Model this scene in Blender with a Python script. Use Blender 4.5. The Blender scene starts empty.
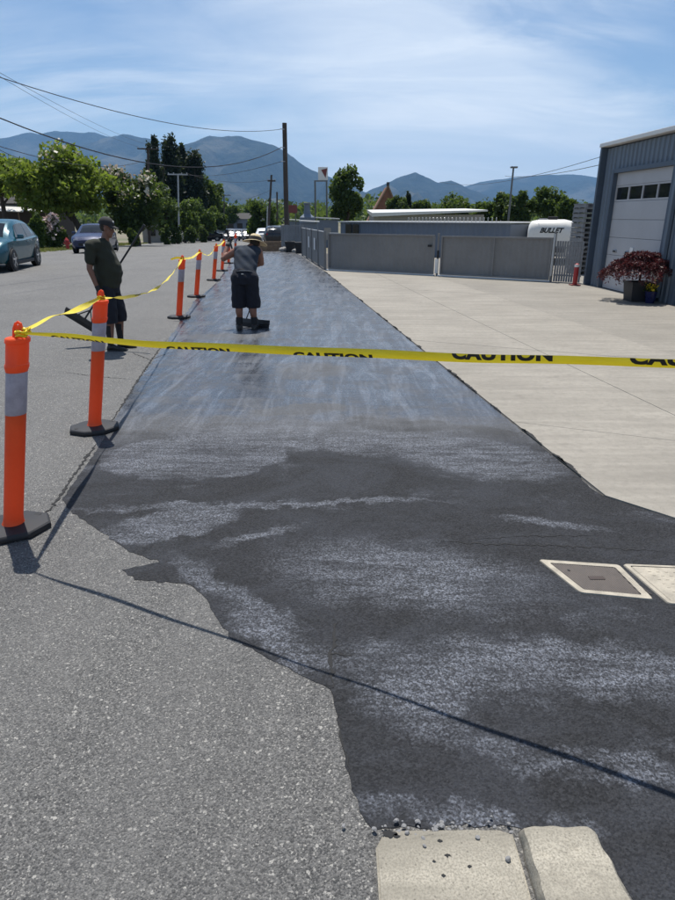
import bpy, bmesh, math, random
import numpy as np
from mathutils import Vector, Matrix

random.seed(7); rng = np.random.default_rng(7)
SC = bpy.context.scene
COL = SC.collection
R = math.radians
PI = math.pi

# ------------------------------------------------------------------ camera, world, sun, exposure
CAM_H = 1.68
FPX = 628.0                       # focal length in photo pixels (675 x 900)
PITCH = math.atan(233.0 / FPX)
cam_d = bpy.data.cameras.new('camera'); cam = bpy.data.objects.new('camera', cam_d); COL.objects.link(cam)
cam.location = (0, 0, CAM_H); cam.rotation_euler = (PI / 2 - PITCH, 0, 0)
cam_d.sensor_fit = 'VERTICAL'; cam_d.sensor_height = 36.0; cam_d.lens = FPX / 900 * 36
cam_d.clip_start = 0.05; cam_d.clip_end = 60000
SC.camera = cam

SUN_VEC = Vector((-0.05, 0.43, 1.15)).normalized()
SUN_EL = math.asin(SUN_VEC.z); SUN_AZ = math.atan2(SUN_VEC.x, SUN_VEC.y)
w = bpy.data.worlds.new('World'); SC.world = w; w.use_nodes = True
nt = w.node_tree; nt.nodes.clear()
def wn(t, **k):
    n = nt.nodes.new(t)
    for a, b in k.items(): setattr(n, a, b)
    return n
sky = wn('ShaderNodeTexSky', sky_type='NISHITA', sun_disc=False)
sky.sun_elevation = SUN_EL; sky.sun_rotation = SUN_AZ
sky.air_density = 1.0; sky.dust_density = 0.25; sky.ozone_density = 3.5; sky.altitude = 300
VL = (4.7, -2.2, 0)
tc = wn('ShaderNodeTexCoord')
sep = wn('ShaderNodeSeparateXYZ'); nt.links.new(tc.outputs['Generated'], sep.inputs[0])
def wmath(op, a, b):
    m = wn('ShaderNodeMath', operation=op)
    for i, x in enumerate((a, b)):
        if isinstance(x, (int, float)): m.inputs[i].default_value = x
        else: nt.links.new(x, m.inputs[i])
    return m.outputs[0]
zz = wmath('ADD', wmath('MAXIMUM', sep.outputs['Z'], 0.0), 0.30)       # high thin cloud sheet seen in perspective
comb = wn('ShaderNodeCombineXYZ')
for ax in 'XY': nt.links.new(wmath('DIVIDE', sep.outputs[ax], zz), comb.inputs[ax])
def wnoise(rot, scl, loc, scale, detail, rough, dist=0.0):
    m = wn('ShaderNodeMapping'); m.inputs['Rotation'].default_value = (0, 0, R(rot)); m.inputs['Scale'].default_value = scl
    m.inputs['Location'].default_value = loc
    n = wn('ShaderNodeTexNoise'); nt.links.new(comb.outputs[0], m.inputs[0]); nt.links.new(m.outputs[0], n.inputs['Vector'])
    n.inputs['Scale'].default_value = scale; n.inputs['Detail'].default_value = detail
    n.inputs['Roughness'].default_value = rough; n.inputs['Distortion'].default_value = dist
    return n.outputs[0]
def wramp(src, a, b, va=0.0, vb=1.0):
    r = wn('ShaderNodeMapRange', interpolation_type='SMOOTHSTEP'); nt.links.new(src, r.inputs[0])
    r.inputs[1].default_value = a; r.inputs[2].default_value = b; r.inputs[3].default_value = va; r.inputs[4].default_value = vb
    return r.outputs[0]
veil = wramp(wnoise(20, (0.75, 1.0, 1), VL, 0.95, 3, 0.5, 0.2), 0.40, 0.60)
streak = wramp(wnoise(-28, (0.55, 2.4, 1), (3.1, 1.2, 0), 1.9, 9, 0.62, 0.7), 0.36, 0.74)
fine = wramp(wnoise(-36, (0.9, 4.2, 1), (0.4, 2.2, 0), 3.4, 8, 0.66, 0.9), 0.44, 0.80)
# one broad cirrus sweep with a ragged leading edge, thin streaks elsewhere
px_ = wn('ShaderNodeSeparateXYZ'); nt.links.new(comb.outputs[0], px_.inputs[0])
wob = wmath('MULTIPLY', wmath('SUBTRACT', wnoise(10, (1, 1.6, 1), (2, 5, 0), 2.2, 7, 0.6, 0.6), 0.5), 0.75)
edge = wmath('ADD', wmath('SUBTRACT', wmath('SUBTRACT', px_.outputs['Y'], 1.62), wmath('MULTIPLY', wmath('SUBTRACT', px_.outputs['X'], 0.41), 0.78)), wob)
sweep = wmath('MULTIPLY', wramp(edge, -0.08, 0.34), wramp(wmath('ADD', px_.outputs['X'], wob), -0.75, 0.25))
cl = wmath('MULTIPLY', sweep, wmath('ADD', 0.60, wmath('MULTIPLY', streak, 0.36)))
cl = wmath('MAXIMUM', cl, wmath('MULTIPLY', veil, wmath('ADD', 0.06, wmath('MULTIPLY', streak, 0.5))))
cl = wmath('ADD', cl, wmath('MULTIPLY', fine, 0.07))
cl = wmath('MINIMUM', cl, 0.92)
mixc = wn('ShaderNodeMix', data_type='RGBA'); nt.links.new(cl, mixc.inputs['Factor'])
nt.links.new(sky.outputs[0], mixc.inputs['A']); mixc.inputs['B'].default_value = (9.9, 10.4, 10.8, 1)
bg = wn('ShaderNodeBackground'); bg.inputs['Strength'].default_value = 0.088
nt.links.new(mixc.outputs['Result'], bg.inputs[0])
wo = wn('ShaderNodeOutputWorld'); nt.links.new(bg.outputs[0], wo.inputs[0])

sun_d = bpy.data.lights.new('sun', 'SUN'); sun_d.energy = 5.0; sun_d.angle = R(0.5); sun_d.color = (1.0, 0.955, 0.89)
sun = bpy.data.objects.new('sun', sun_d); COL.objects.link(sun)
sun.rotation_euler = SUN_VEC.to_track_quat('Z', 'Y').to_euler(); sun.location = (0, 10, 60)
vs = SC.view_settings; vs.view_transform = 'Standard'; vs.look = 'None'; vs.gamma = 1; vs.use_curve_mapping = False
vs.exposure = 0.27
SC.cycles.use_denoising = True
SC.cycles.max_bounces = 8; SC.cycles.volume_bounces = 0
SC.cycles.transparent_max_bounces = 12

# ------------------------------------------------------------------ survey helpers: photo pixel + real distance -> point in the place
def ray(x, y):
    cx, cy = x - 337.5, 450 - y
    return Vector((cx, FPX * math.cos(PITCH) + cy * math.sin(PITCH), -FPX * math.sin(PITCH) + cy * math.cos(PITCH)))
def at(x, y, Y):
    r = ray(x, y); t = Y / r.y
    return Vector((r.x * t, Y, CAM_H + r.z * t))
def gr(x, y, z=0.0):
    r = ray(x, y); t = (z - CAM_H) / r.z
    return Vector((r.x * t, r.y * t, z))
AX = math.atan(80.5 / 670.0)      # street axis, turned to the left of the view axis
LA = Vector((math.cos(AX), math.sin(AX), 0)); AL = Vector((-math.sin(AX), math.cos(AX), 0))
def uv(u, v, z=0.0): return LA * u + AL * v + Vector((0, 0, z))
STREET_ROT = AX

# ------------------------------------------------------------------ materials
def newmat(name):
    m = bpy.data.materials.new(name); m.use_nodes = True
    return m, m.node_tree, m.node_tree.nodes['Principled BSDF']
class NT:
    def __init__(s, t): s.t = t
    def n(s, ty, **k):
        n = s.t.nodes.new(ty)
        for a, b in k.items(): setattr(n, a, b)
        return n
    def put(s, sock, x):
        if isinstance(x, bpy.types.NodeSocket): s.t.links.new(x, sock)
        else: sock.default_value = x
    def coord(s): return s.n('ShaderNodeTexCoord').outputs['Object']
    def mapping(s, v, loc=(0,0,0), rot=(0,0,0), scl=(1,1,1)):
        m = s.n('ShaderNodeMapping'); s.put(m.inputs[0], v)
        m.inputs['Location'].default_value = loc; m.inputs['Rotation'].default_value = rot; m.inputs['Scale'].default_value = scl
        return m.outputs[0]
    def noise(s, v, scale, detail=4, rough=0.55, dist=0.0):
        n = s.n('ShaderNodeTexNoise'); s.put(n.inputs['Vector'], v); n.inputs['Scale'].default_value = scale
        n.inputs['Detail'].default_value = detail; n.inputs['Roughness'].default_value = rough; n.inputs['Distortion'].default_value = dist
        return n.outputs[0]
    def voro(s, v, scale, out='Color', feature='F1'):
        n = s.n('ShaderNodeTexVoronoi', feature=feature); s.put(n.inputs['Vector'], v); n.inputs['Scale'].default_value = scale
        return n.outputs[out]
    def rng(s, x, a, b, c=0.0, d=1.0, smooth=True):
        r = s.n('ShaderNodeMapRange', interpolation_type='SMOOTHSTEP' if smooth else 'LINEAR'); s.put(r.inputs[0], x)
        for i, q in enumerate((a, b, c, d)): r.inputs[i + 1].default_value = q
        return r.outputs[0]
    def m(s, op, a, b=0.0, c=0.0):
        n = s.n('ShaderNodeMath', operation=op)
        s.put(n.inputs[0], a); s.put(n.inputs[1], b); s.put(n.inputs[2], c)
        return n.outputs[0]
    def mix(s, f, a, b):
        n = s.n('ShaderNodeMix', data_type='RGBA'); s.put(n.inputs['Factor'], f)
        for k, x in (('A', a), ('B', b)):
            s.put(n.inputs[k], x if isinstance(x, bpy.types.NodeSocket) else (*x, 1.0) if len(x) == 3 else x)
        return n.outputs['Result']
    def bump(s, h, strength, dist=0.01):
        n = s.n('ShaderNodeBump'); s.put(n.inputs['Height'], h); n.inputs['Strength'].default_value = strength; n.inputs['Distance'].default_value = dist
        return n.outputs[0]
    def sep(s, v):
        n = s.n('ShaderNodeSeparateXYZ'); s.put(n.inputs[0], v); return n.outputs
    def chan(s, col):
        n = s.n('ShaderNodeSeparateColor'); s.put(n.inputs[0], col); return n.outputs[0]

def paint(name, col, rough=0.5, var=0.12, scale=3.0, metal=0.0, spec=0.5, coat=0.0, bump=0.0, bscale=60):
    m, t, b = newmat(name); N = NT(t); c = N.coord()
    f = N.noise(c, scale, 5, 0.6)
    f2 = N.noise(c, scale * 9, 3, 0.6)
    k = N.m('ADD', N.m('MULTIPLY', f, 0.7), N.m('MULTIPLY', f2, 0.3))
    lo = tuple(x * (1 - var) for x in col); hi = tuple(min(1, x * (1 + var)) for x in col)
    N.put(b.inputs['Base Color'], N.mix(N.rng(k, 0.3, 0.7), lo, hi))
    N.put(b.inputs['Roughness'], N.rng(k, 0.25, 0.75, max(0.02, rough - 0.08), min(1, rough + 0.08)))
    b.inputs['Metallic'].default_value = metal; b.inputs['Specular IOR Level'].default_value = spec
    b.inputs['Coat Weight'].default_value = coat; b.inputs['Coat Roughness'].default_value = 0.05
    if bump: N.put(b.inputs['Normal'], N.bump(N.noise(c, bscale, 4, 0.6), bump, 0.004))
    return m
def leafmat(name, cols, trans=0.45):
    m, t, b = newmat(name); N = NT(t)
    g = N.n('ShaderNodeNewGeometry')
    r = N.n('ShaderNodeValToRGB'); N.put(r.inputs[0], g.outputs['Random Per Island'])
    e = r.color_ramp.elements
    e[0].color = (*cols[0], 1); e[0].position = 0.0; e[1].color = (*cols[-1], 1); e[1].position = 1.0
    for i, c in enumerate(cols[1:-1]):
        q = e.new((i + 1) / (len(cols) - 1)); q.color = (*c, 1)
    N.put(b.inputs['Base Color'], r.outputs[0]); b.inputs['Roughness'].default_value = 0.55; b.inputs['Specular IOR Level'].default_value = 0.3
    tr = N.n('ShaderNodeBsdfTranslucent'); N.put(tr.inputs[0], N.mix(0.5, r.outputs[0], (0.16, 0.22, 0.02) if cols[0][1] > cols[0][0] else (0.2, 0.02, 0.02)))
    mx = N.n('ShaderNodeMixShader'); mx.inputs[0].default_value = trans
    t.links.new(b.outputs[0], mx.inputs[1]); t.links.new(tr.outputs[0], mx.inputs[2])
    t.links.new(mx.outputs[0], t.nodes['Material Output'].inputs[0])
    return m

def asphalt_mat():
    m, t, b = newmat('old_asphalt'); N = NT(t); c = N.coord()
    cell = N.chan(N.voro(c, 165)); cell2 = N.chan(N.voro(N.mapping(c, loc=(3, 7, 1)), 210))
    big = N.noise(c, 0.55, 5, 0.6); mid = N.noise(c, 7, 5, 0.65)
    tone = N.mix(N.rng(cell, 0.0, 1.0), (0.066, 0.0655, 0.063), (0.195, 0.19, 0.18))
    tone = N.mix(N.m('MULTIPLY', N.rng(cell2, 0.55, 1.0), 0.5), tone, (0.15, 0.147, 0.138))
    bright = N.m('MAXIMUM', N.m('GREATER_THAN', N.chan(N.voro(N.mapping(c, loc=(5, 1, 2)), 120)), 0.982), N.m('MULTIPLY', N.m('GREATER_THAN', N.chan(N.voro(N.mapping(c, loc=(2, 8, 5)), 215)), 0.93), 0.7))
    tone = N.mix(N.m('MULTIPLY', bright, 0.75), tone, (0.55, 0.53, 0.48))
    dk = N.m('LESS_THAN', N.chan(N.voro(N.mapping(c, loc=(9, 2, 4)), 170)), 0.22)
    tone = N.mix(N.m('MULTIPLY', dk, 0.7), tone, (0.025, 0.025, 0.026))
    f = N.m('ADD', N.m('MULTIPLY', big, 0.6), N.m('MULTIPLY', mid, 0.4))
    tone = N.mix(N.rng(f, 0.32, 0.68), N.mix(0.3, tone, (0.05, 0.05, 0.05)), N.mix(0.2, tone, (0.18, 0.176, 0.165)))
    # wheel tracks and lengthwise wear along the street
    s = N.sep(N.mapping(c, rot=(0, 0, -AX)))
    wr = N.noise(N.mapping(c, rot=(0, 0, -AX), scl=(1.1, 0.05, 1)), 1.5, 3, 0.5)
    tone = N.mix(N.rng(wr, 0.45, 0.7, 0, 0.3), tone, (0.16, 0.157, 0.15))
    N.put(b.inputs['Base Color'], tone)
    b.inputs['Roughness'].default_value = 0.7; b.inputs['Specular IOR Level'].default_value = 0.45
    h = N.m('ADD', N.m('MULTIPLY', N.voro(c, 165, 'Distance'), -1.0), N.m('MULTIPLY', N.noise(c, 260, 3, 0.6), 0.5))
    N.put(b.inputs['Normal'], N.bump(h, 0.9, 0.006))
    return m
def sealcoat_mat():
    m, t, b = newmat('fresh_sealcoat'); N = NT(t); c = N.coord()
    wob = N.n('ShaderNodeVectorMath', operation='MULTIPLY_ADD')
    nz = N.n('ShaderNodeTexNoise'); N.put(nz.inputs['Vector'], c); nz.inputs['Scale'].default_value = 4.2; nz.inputs['Detail'].default_value = 7; nz.inputs['Roughness'].default_value = 0.68
    N.put(wob.inputs[0], nz.outputs['Color']); wob.inputs[1].default_value = (0.42, 0.42, 0); N.put(wob.inputs[2], c)
    cw = N.mapping(wob.outputs[0], loc=(-0.21, -0.21, 0))
    def blob(x, y, rx, ry, rot=0.0, soft=0.35):
        # brush lick as a ragged ellipse; pale ones hold glints put into the colour
        mp = N.n('ShaderNodeMapping', vector_type='TEXTURE'); N.put(mp.inputs[0], cw)
        mp.inputs['Location'].default_value = (x, y, 0); mp.inputs['Rotation'].default_value = (0, 0, R(rot)); mp.inputs['Scale'].default_value = (rx, ry, 1000)
        L = N.n('ShaderNodeVectorMath', operation='LENGTH'); N.put(L.inputs[0], mp.outputs[0])
        return N.rng(L.outputs['Value'], 1.0 + soft * 0.3, 1.0 - soft)
    sy = N.sep(cw)
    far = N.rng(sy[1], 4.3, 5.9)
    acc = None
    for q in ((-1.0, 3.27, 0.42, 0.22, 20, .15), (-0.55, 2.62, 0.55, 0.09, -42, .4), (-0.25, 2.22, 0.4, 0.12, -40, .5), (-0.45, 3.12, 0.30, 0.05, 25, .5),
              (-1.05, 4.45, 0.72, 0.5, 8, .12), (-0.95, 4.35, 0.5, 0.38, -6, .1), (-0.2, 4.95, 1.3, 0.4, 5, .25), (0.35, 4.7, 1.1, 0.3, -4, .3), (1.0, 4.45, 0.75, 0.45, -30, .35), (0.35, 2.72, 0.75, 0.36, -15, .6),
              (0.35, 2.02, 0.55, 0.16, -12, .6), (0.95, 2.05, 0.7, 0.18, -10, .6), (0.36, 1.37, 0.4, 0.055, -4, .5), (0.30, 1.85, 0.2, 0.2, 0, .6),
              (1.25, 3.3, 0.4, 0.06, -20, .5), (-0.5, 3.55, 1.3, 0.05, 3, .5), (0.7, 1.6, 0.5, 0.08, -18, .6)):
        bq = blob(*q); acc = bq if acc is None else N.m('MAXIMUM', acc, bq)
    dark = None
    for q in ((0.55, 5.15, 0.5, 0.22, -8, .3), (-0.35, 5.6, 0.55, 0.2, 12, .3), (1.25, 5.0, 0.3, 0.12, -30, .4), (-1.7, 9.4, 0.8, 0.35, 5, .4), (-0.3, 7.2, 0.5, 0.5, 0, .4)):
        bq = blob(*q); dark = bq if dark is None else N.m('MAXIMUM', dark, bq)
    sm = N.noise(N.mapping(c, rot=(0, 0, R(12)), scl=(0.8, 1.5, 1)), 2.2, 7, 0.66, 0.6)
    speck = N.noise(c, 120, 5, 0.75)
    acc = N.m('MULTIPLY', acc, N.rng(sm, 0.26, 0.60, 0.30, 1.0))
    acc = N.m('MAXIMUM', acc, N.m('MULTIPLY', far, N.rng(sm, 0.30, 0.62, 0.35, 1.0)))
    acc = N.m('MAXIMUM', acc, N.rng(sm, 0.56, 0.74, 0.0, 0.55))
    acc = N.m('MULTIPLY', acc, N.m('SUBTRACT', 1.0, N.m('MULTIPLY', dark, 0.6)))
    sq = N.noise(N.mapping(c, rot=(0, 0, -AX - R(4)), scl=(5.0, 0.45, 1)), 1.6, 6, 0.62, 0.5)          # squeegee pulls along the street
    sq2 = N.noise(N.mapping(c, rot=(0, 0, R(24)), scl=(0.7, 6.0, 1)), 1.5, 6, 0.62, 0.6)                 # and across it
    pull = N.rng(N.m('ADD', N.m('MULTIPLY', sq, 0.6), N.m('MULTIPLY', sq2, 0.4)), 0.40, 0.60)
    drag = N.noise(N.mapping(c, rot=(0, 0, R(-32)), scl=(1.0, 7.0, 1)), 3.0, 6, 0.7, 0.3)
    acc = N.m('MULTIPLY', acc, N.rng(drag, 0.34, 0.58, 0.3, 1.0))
    glint_mask = N.m('MULTIPLY', acc, N.rng(speck, 0.36, 0.62, 0.1, 1.0))
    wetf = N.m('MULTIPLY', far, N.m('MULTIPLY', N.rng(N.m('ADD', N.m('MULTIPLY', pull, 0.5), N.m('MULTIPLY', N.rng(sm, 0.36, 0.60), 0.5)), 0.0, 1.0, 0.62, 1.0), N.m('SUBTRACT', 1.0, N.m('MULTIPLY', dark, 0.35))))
    cell = N.chan(N.voro(c, 120))
    base = N.mix(cell, (0.012, 0.0125, 0.014), (0.032, 0.033, 0.036))
    faint_sheen = N.rng(N.noise(N.mapping(c, rot=(0, 0, R(38)), scl=(1, 1.5, 1)), 1.7, 8, 0.68, 0.9), 0.40, 0.64)  # faint sheen painted as a grey-blue mottle in the base colour
    base = N.mix(N.m('MULTIPLY', N.m('MULTIPLY', faint_sheen, N.rng(speck, 0.36, 0.62, 0.2, 1.0)), 0.42), base, (0.060, 0.066, 0.080))
    base = N.mix(N.m('MULTIPLY', dark, 0.5), base, (0.03, 0.03, 0.03))
    thin = N.mix(N.rng(cell, 0.25, 0.9), (0.030, 0.035, 0.048), (0.19, 0.21, 0.255))  # pale cells put the sun glints on wet aggregate into the colour
    near_glints = N.m('MULTIPLY', glint_mask, N.m('SUBTRACT', 1.0, N.m('MULTIPLY', far, 0.6)))
    base = N.mix(N.m('MULTIPLY', near_glints, 0.9), base, thin)
    painted_sheen = N.m('MULTIPLY', wetf, N.m('MULTIPLY', N.rng(N.noise(N.mapping(c, rot=(0, 0, -AX + R(3)), scl=(3.2, 0.5, 1)), 1.6, 9, 0.74, 0.9), 0.45, 0.66), N.rng(speck, 0.40, 0.60, 0.2, 1.0)))  # bright streaks of sky sheen, mixed into the far base colour
    base = N.mix(N.m('MULTIPLY', painted_sheen, 0.5), base, (0.30, 0.33, 0.38))
    N.put(b.inputs['Base Color'], base)
    wet = N.m('MAXIMUM', wetf, N.m('MULTIPLY', glint_mask, 0.6))
    N.put(b.inputs['Roughness'], N.rng(wet, 0.0, 1.0, 0.78, 0.22, False))
    N.put(b.inputs['Specular IOR Level'], N.rng(wet, 0.0, 0.8, 0.22, 1.0, False))
    h = N.m('ADD', N.m('MULTIPLY', N.voro(c, 110, 'Distance'), -1.0), N.m('MULTIPLY', N.noise(c, 230, 3, 0.6), 0.6))
    bn = N.bump(h, 0.75, 0.006); N.put(bn.node.inputs['Strength'], N.rng(wetf, 0.0, 0.9, 0.75, 0.09, False)); N.put(b.inputs['Normal'], bn)
    return m
def concrete_mat(name, col, var=0.18, grain=0.35, k=1.0):
    m, t, b = newmat(name); N = NT(t); c = N.coord()
    g = N.n('ShaderNodeNewGeometry').outputs['Position']
    if k != 1.0: g = N.mapping(g, scl=(k, k, k))
    f = N.noise(g, 0.9, 6, 0.62); f2 = N.noise(N.mapping(g, rot=(0, 0, R(68)), scl=(0.5, 5, 1)), 1.6, 5, 0.6, 0.3); f3 = N.noise(g, 160, 3, 0.7)
    k = N.m('ADD', N.m('MULTIPLY', f, 0.5), N.m('MULTIPLY', f2, 0.5))
    lo = tuple(x * (1 - var) for x in col); hi = tuple(x * (1 + var) for x in col)
    tone = N.mix(N.rng(k, 0.35, 0.65), lo, hi)
    tone = N.mix(N.rng(f3, 0.35, 0.7, 0, grain), tone, tuple(x * 0.6 for x in col))
    f4 = N.noise(g, 17, 6, 0.7); tone = N.mix(N.rng(f4, 0.42, 0.68, 0, 0.42), tone, tuple(x * 0.66 for x in col)); pit = N.m('LESS_THAN', N.voro(g, 46, 'Distance'), 0.13)
    tone = N.mix(N.m('MULTIPLY', pit, 0.5), tone, tuple(x * 0.3 for x in col))
    spot = N.m('MAXIMUM', N.rng(N.noise(g, 3.1, 4, 0.5), 0.62, 0.78, 0, 0.5), N.rng(N.noise(N.mapping(g, rot=(0, 0, R(97)), scl=(0.25, 2.2, 1)), 1.3, 4, 0.6), 0.56, 0.72, 0, 0.28))
    tone = N.mix(spot, tone, tuple(x * 0.55 for x in col))
    N.put(b.inputs['Base Color'], tone); b.inputs['Roughness'].default_value = 0.9; b.inputs['Specular IOR Level'].default_value = 0.25
    N.put(b.inputs['Normal'], N.bump(N.m('ADD', f3, N.m('MULTIPLY', f2, 1.5)), 0.35, 0.004))
    return m
def ground_mat():
    m, t, b = newmat('verge_earth'); N = NT(t); c = N.coord()
    f = N.noise(c, 0.06, 6, 0.6); f2 = N.noise(c, 1.7, 6, 0.65)
    tone = N.mix(N.rng(f, 0.4, 0.62), (0.17, 0.145, 0.105), (0.075, 0.095, 0.035))
    tone = N.mix(N.rng(f2, 0.35, 0.7, 0, 0.6), tone, (0.22, 0.19, 0.13))
    N.put(b.inputs['Base Color'], tone); b.inputs['Roughness'].default_value = 0.95
    N.put(b.inputs['Normal'], N.bump(f2, 0.6, 0.05))
    return m
def mountain_mat():
    m, t, b = newmat('forested_slope'); N = NT(t)
    g = N.n('ShaderNodeNewGeometry').outputs['Position']
    f = N.noise(g, 0.0016, 8, 0.62); f2 = N.noise(g, 0.012, 6, 0.7)
    tone = N.mix(N.rng(f2, 0.35, 0.7), (0.010, 0.016, 0.012), (0.034, 0.042, 0.030))
    tone = N.mix(N.rng(f, 0.50, 0.66, 0, 0.8), tone, (0.11, 0.105, 0.08))
    N.put(b.inputs['Base Color'], tone); b.inputs['Roughness'].default_value = 1.0; b.inputs['Specular IOR Level'].default_value = 0.05
    N.put(b.inputs['Normal'], N.bump(f2, 0.9, 40))
    return m

M = {}
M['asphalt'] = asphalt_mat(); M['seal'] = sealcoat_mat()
M['concrete'] = concrete_mat('drive_concrete', (0.295, 0.274, 0.236), 0.16); M['kerb'] = concrete_mat('kerb_concrete', (0.33, 0.305, 0.25), 0.34, 0.9)
M['yard'] = concrete_mat('yard_surface', (0.265, 0.247, 0.214), 0.15); M['ground'] = ground_mat(); M['mountain'] = mountain_mat()
M['joint'] = paint('joint_dirt', (0.06, 0.055, 0.05), 0.9); M['crack'] = paint('crack_void', (0.02, 0.02, 0.02), 0.95)
M['orange'] = paint('fluorescent_orange', (1.0, 0.15, 0.042), 0.42, 0.10, 9)
_t = M['orange'].node_tree; _N = NT(_t); _tr = _N.n('ShaderNodeBsdfTranslucent'); _tr.inputs[0].default_value = (1.0, 0.22, 0.06, 1); _mx = _N.n('ShaderNodeMixShader'); _mx.inputs[0].default_value = 0.4
_t.links.new(_t.nodes['Principled BSDF'].outputs[0], _mx.inputs[1]); _t.links.new(_tr.outputs[0], _mx.inputs[2]); _t.links.new(_mx.outputs[0], _t.nodes['Material Output'].inputs[0]); M['reflect'] = paint('reflective_sheet', (0.38, 0.34, 0.385), 0.4, 0.16, 18)
M['rubber'] = paint('black_rubber', (0.016, 0.016, 0.018), 0.6, 0.3, 12); M['dark'] = paint('dark_void', (0.01, 0.01, 0.011), 0.7)
M['ink'] = paint('black_print', (0.012, 0.011, 0.008), 0.5, 0.1)
M['skin'] = paint('skin', (0.19, 0.09, 0.06), 0.5, 0.12, 9); M['skin2'] = paint('tanned_skin', (0.24, 0.11, 0.072), 0.5, 0.12, 9)
M['olive'] = paint('olive_cotton', (0.024, 0.027, 0.017), 0.9, 0.25, 9, bump=0.4, bscale=220)
M['navy'] = paint('navy_twill', (0.010, 0.012, 0.020), 0.9, 0.25, 9, bump=0.4, bscale=220)
M['slate'] = paint('slate_cotton', (0.020, 0.030, 0.046), 0.9, 0.25, 8, bump=0.4, bscale=220)
M['capcloth'] = paint('black_cap_cloth', (0.022, 0.022, 0.023), 0.85, 0.2); M['white_logo'] = paint('cap_badge_thread', (0.55, 0.55, 0.52), 0.8)
M['straw'] = paint('straw', (0.62, 0.50, 0.30), 0.8, 0.2, 30, bump=0.5, bscale=120); M['band'] = paint('hat_band', (0.035, 0.033, 0.032), 0.8)
M['sock'] = paint('black_sock', (0.02, 0.02, 0.022), 0.9); M['leather'] = paint('work_boot_leather', (0.018, 0.016, 0.015), 0.55, 0.3, 12)
M['glove'] = paint('black_glove', (0.018, 0.018, 0.02), 0.7, 0.2, 20); M['hair'] = paint('short_dark_hair', (0.03, 0.022, 0.016), 0.8)
M['eye'] = paint('eye', (0.5, 0.48, 0.45), 0.2); M['handle'] = paint('tool_handle', (0.03, 0.03, 0.033), 0.45); M['wood'] = paint('weathered_wood', (0.22, 0.15, 0.095), 0.85, 0.3, 6)
M['polewood'] = paint('creosote_pole', (0.062, 0.05, 0.042), 0.9, 0.3, 2.5); M['wire'] = paint('cable', (0.02, 0.02, 0.022), 0.6)
M['galv'] = paint('galvanised_steel', (0.40, 0.41, 0.42), 0.45, 0.15, 5, 0.6); M['gate'] = paint('grey_gate_paint', (0.20, 0.196, 0.19), 0.6, 0.12, 1.5)
M['white'] = paint('white_paint', (0.72, 0.72, 0.70), 0.5, 0.06, 2); M['offwhite'] = paint('white_gelcoat', (0.74, 0.72, 0.66), 0.3, 0.05, 1)
M['bluesteel'] = paint('blue_grey_siding', (0.135, 0.170, 0.212), 0.45, 0.08, 0.8, spec=0.5); M['bluedark'] = paint('blue_grey_trim', (0.075, 0.10, 0.135), 0.4, 0.08, 1)
M['doorwhite'] = paint('overhead_door_paint', (0.43, 0.43, 0.44), 0.5, 0.06, 1.2); M['roofmetal'] = paint('light_metal_roof', (0.66, 0.65, 0.62), 0.4, 0.08, 0.6)
M['red'] = paint('red_paint', (0.36, 0.022, 0.02), 0.5, 0.15); M['signred'] = paint('sign_red', (0.17, 0.035, 0.03), 0.5); M['brick'] = paint('brown_shingle', (0.19, 0.085, 0.05), 0.85, 0.25, 1.2)
M['planter'] = paint('dark_planter', (0.020, 0.022, 0.028), 0.6, 0.2); M['soil'] = paint('potting_soil', (0.04, 0.028, 0.018), 0.95); M['bluepot'] = paint('blue_glaze', (0.010, 0.014, 0.07), 0.3)
M['yellowflower'] = paint('yellow_petal', (0.75, 0.55, 0.02), 0.6); M['boxgrey'] = paint('polymer_lid', (0.10, 0.085, 0.075), 0.75, 0.2, 20); M['boxbeige'] = paint('polymer_box', (0.36, 0.325, 0.26), 0.8, 0.26, 14)
M['stone'] = paint('pebble_grey', (0.22, 0.22, 0.22), 0.85, 0.4, 20); M['bark'] = paint('bark', (0.055, 0.042, 0.032), 0.95, 0.35, 4, bump=0.8, bscale=14)
M['wallbrown'] = paint('brown_boarding', (0.06, 0.045, 0.04), 0.85); M['wallgrey'] = paint('pale_wall', (0.30, 0.29, 0.27), 0.85); M['wallblue'] = paint('blue_grey_wall', (0.135, 0.165, 0.21), 0.6, 0.1, 0.5)
M['fencegrey'] = paint('grey_fence_board', (0.22, 0.225, 0.23), 0.85, 0.2, 1.5); M['roofdark'] = paint('dark_shingle', (0.05, 0.048, 0.047), 0.9)
def glass_mat(name, col, tr=0.0):
    m, t, b = newmat(name); N = NT(t)
    b.inputs['Base Color'].default_value = (*col, 1); b.inputs['Roughness'].default_value = 0.04; b.inputs['Specular IOR Level'].default_value = 0.4
    N.put(b.inputs['Roughness'], N.rng(N.noise(N.coord(), 2, 3), 0.3, 0.7, 0.03, 0.09))
    return m
M['glass'] = glass_mat('tinted_glass', (0.012, 0.016, 0.02)); M['lamp'] = glass_mat('headlamp_lens', (0.28, 0.29, 0.31)); M['redlamp'] = glass_mat('tail_lamp', (0.3, 0.01, 0.01))
M['chrome'] = paint('chrome', (0.6, 0.6, 0.62), 0.15, 0.05, 4, 1.0); M['tyre'] = paint('tyre_rubber', (0.014, 0.014, 0.015), 0.8); M['rim'] = paint('alloy_rim', (0.45, 0.46, 0.48), 0.3, 0.08, 4, 0.8)
def carpaint(n, col): return paint('car_paint_' + n, col, 0.3, 0.03, 1, 0.2, 0.5, 0.5)
M['teal'] = carpaint('teal', (0.008, 0.085, 0.118)); M['carblue'] = carpaint('blue', (0.005, 0.014, 0.065)); M['carblack'] = carpaint('black', (0.01, 0.01, 0.012))
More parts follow.
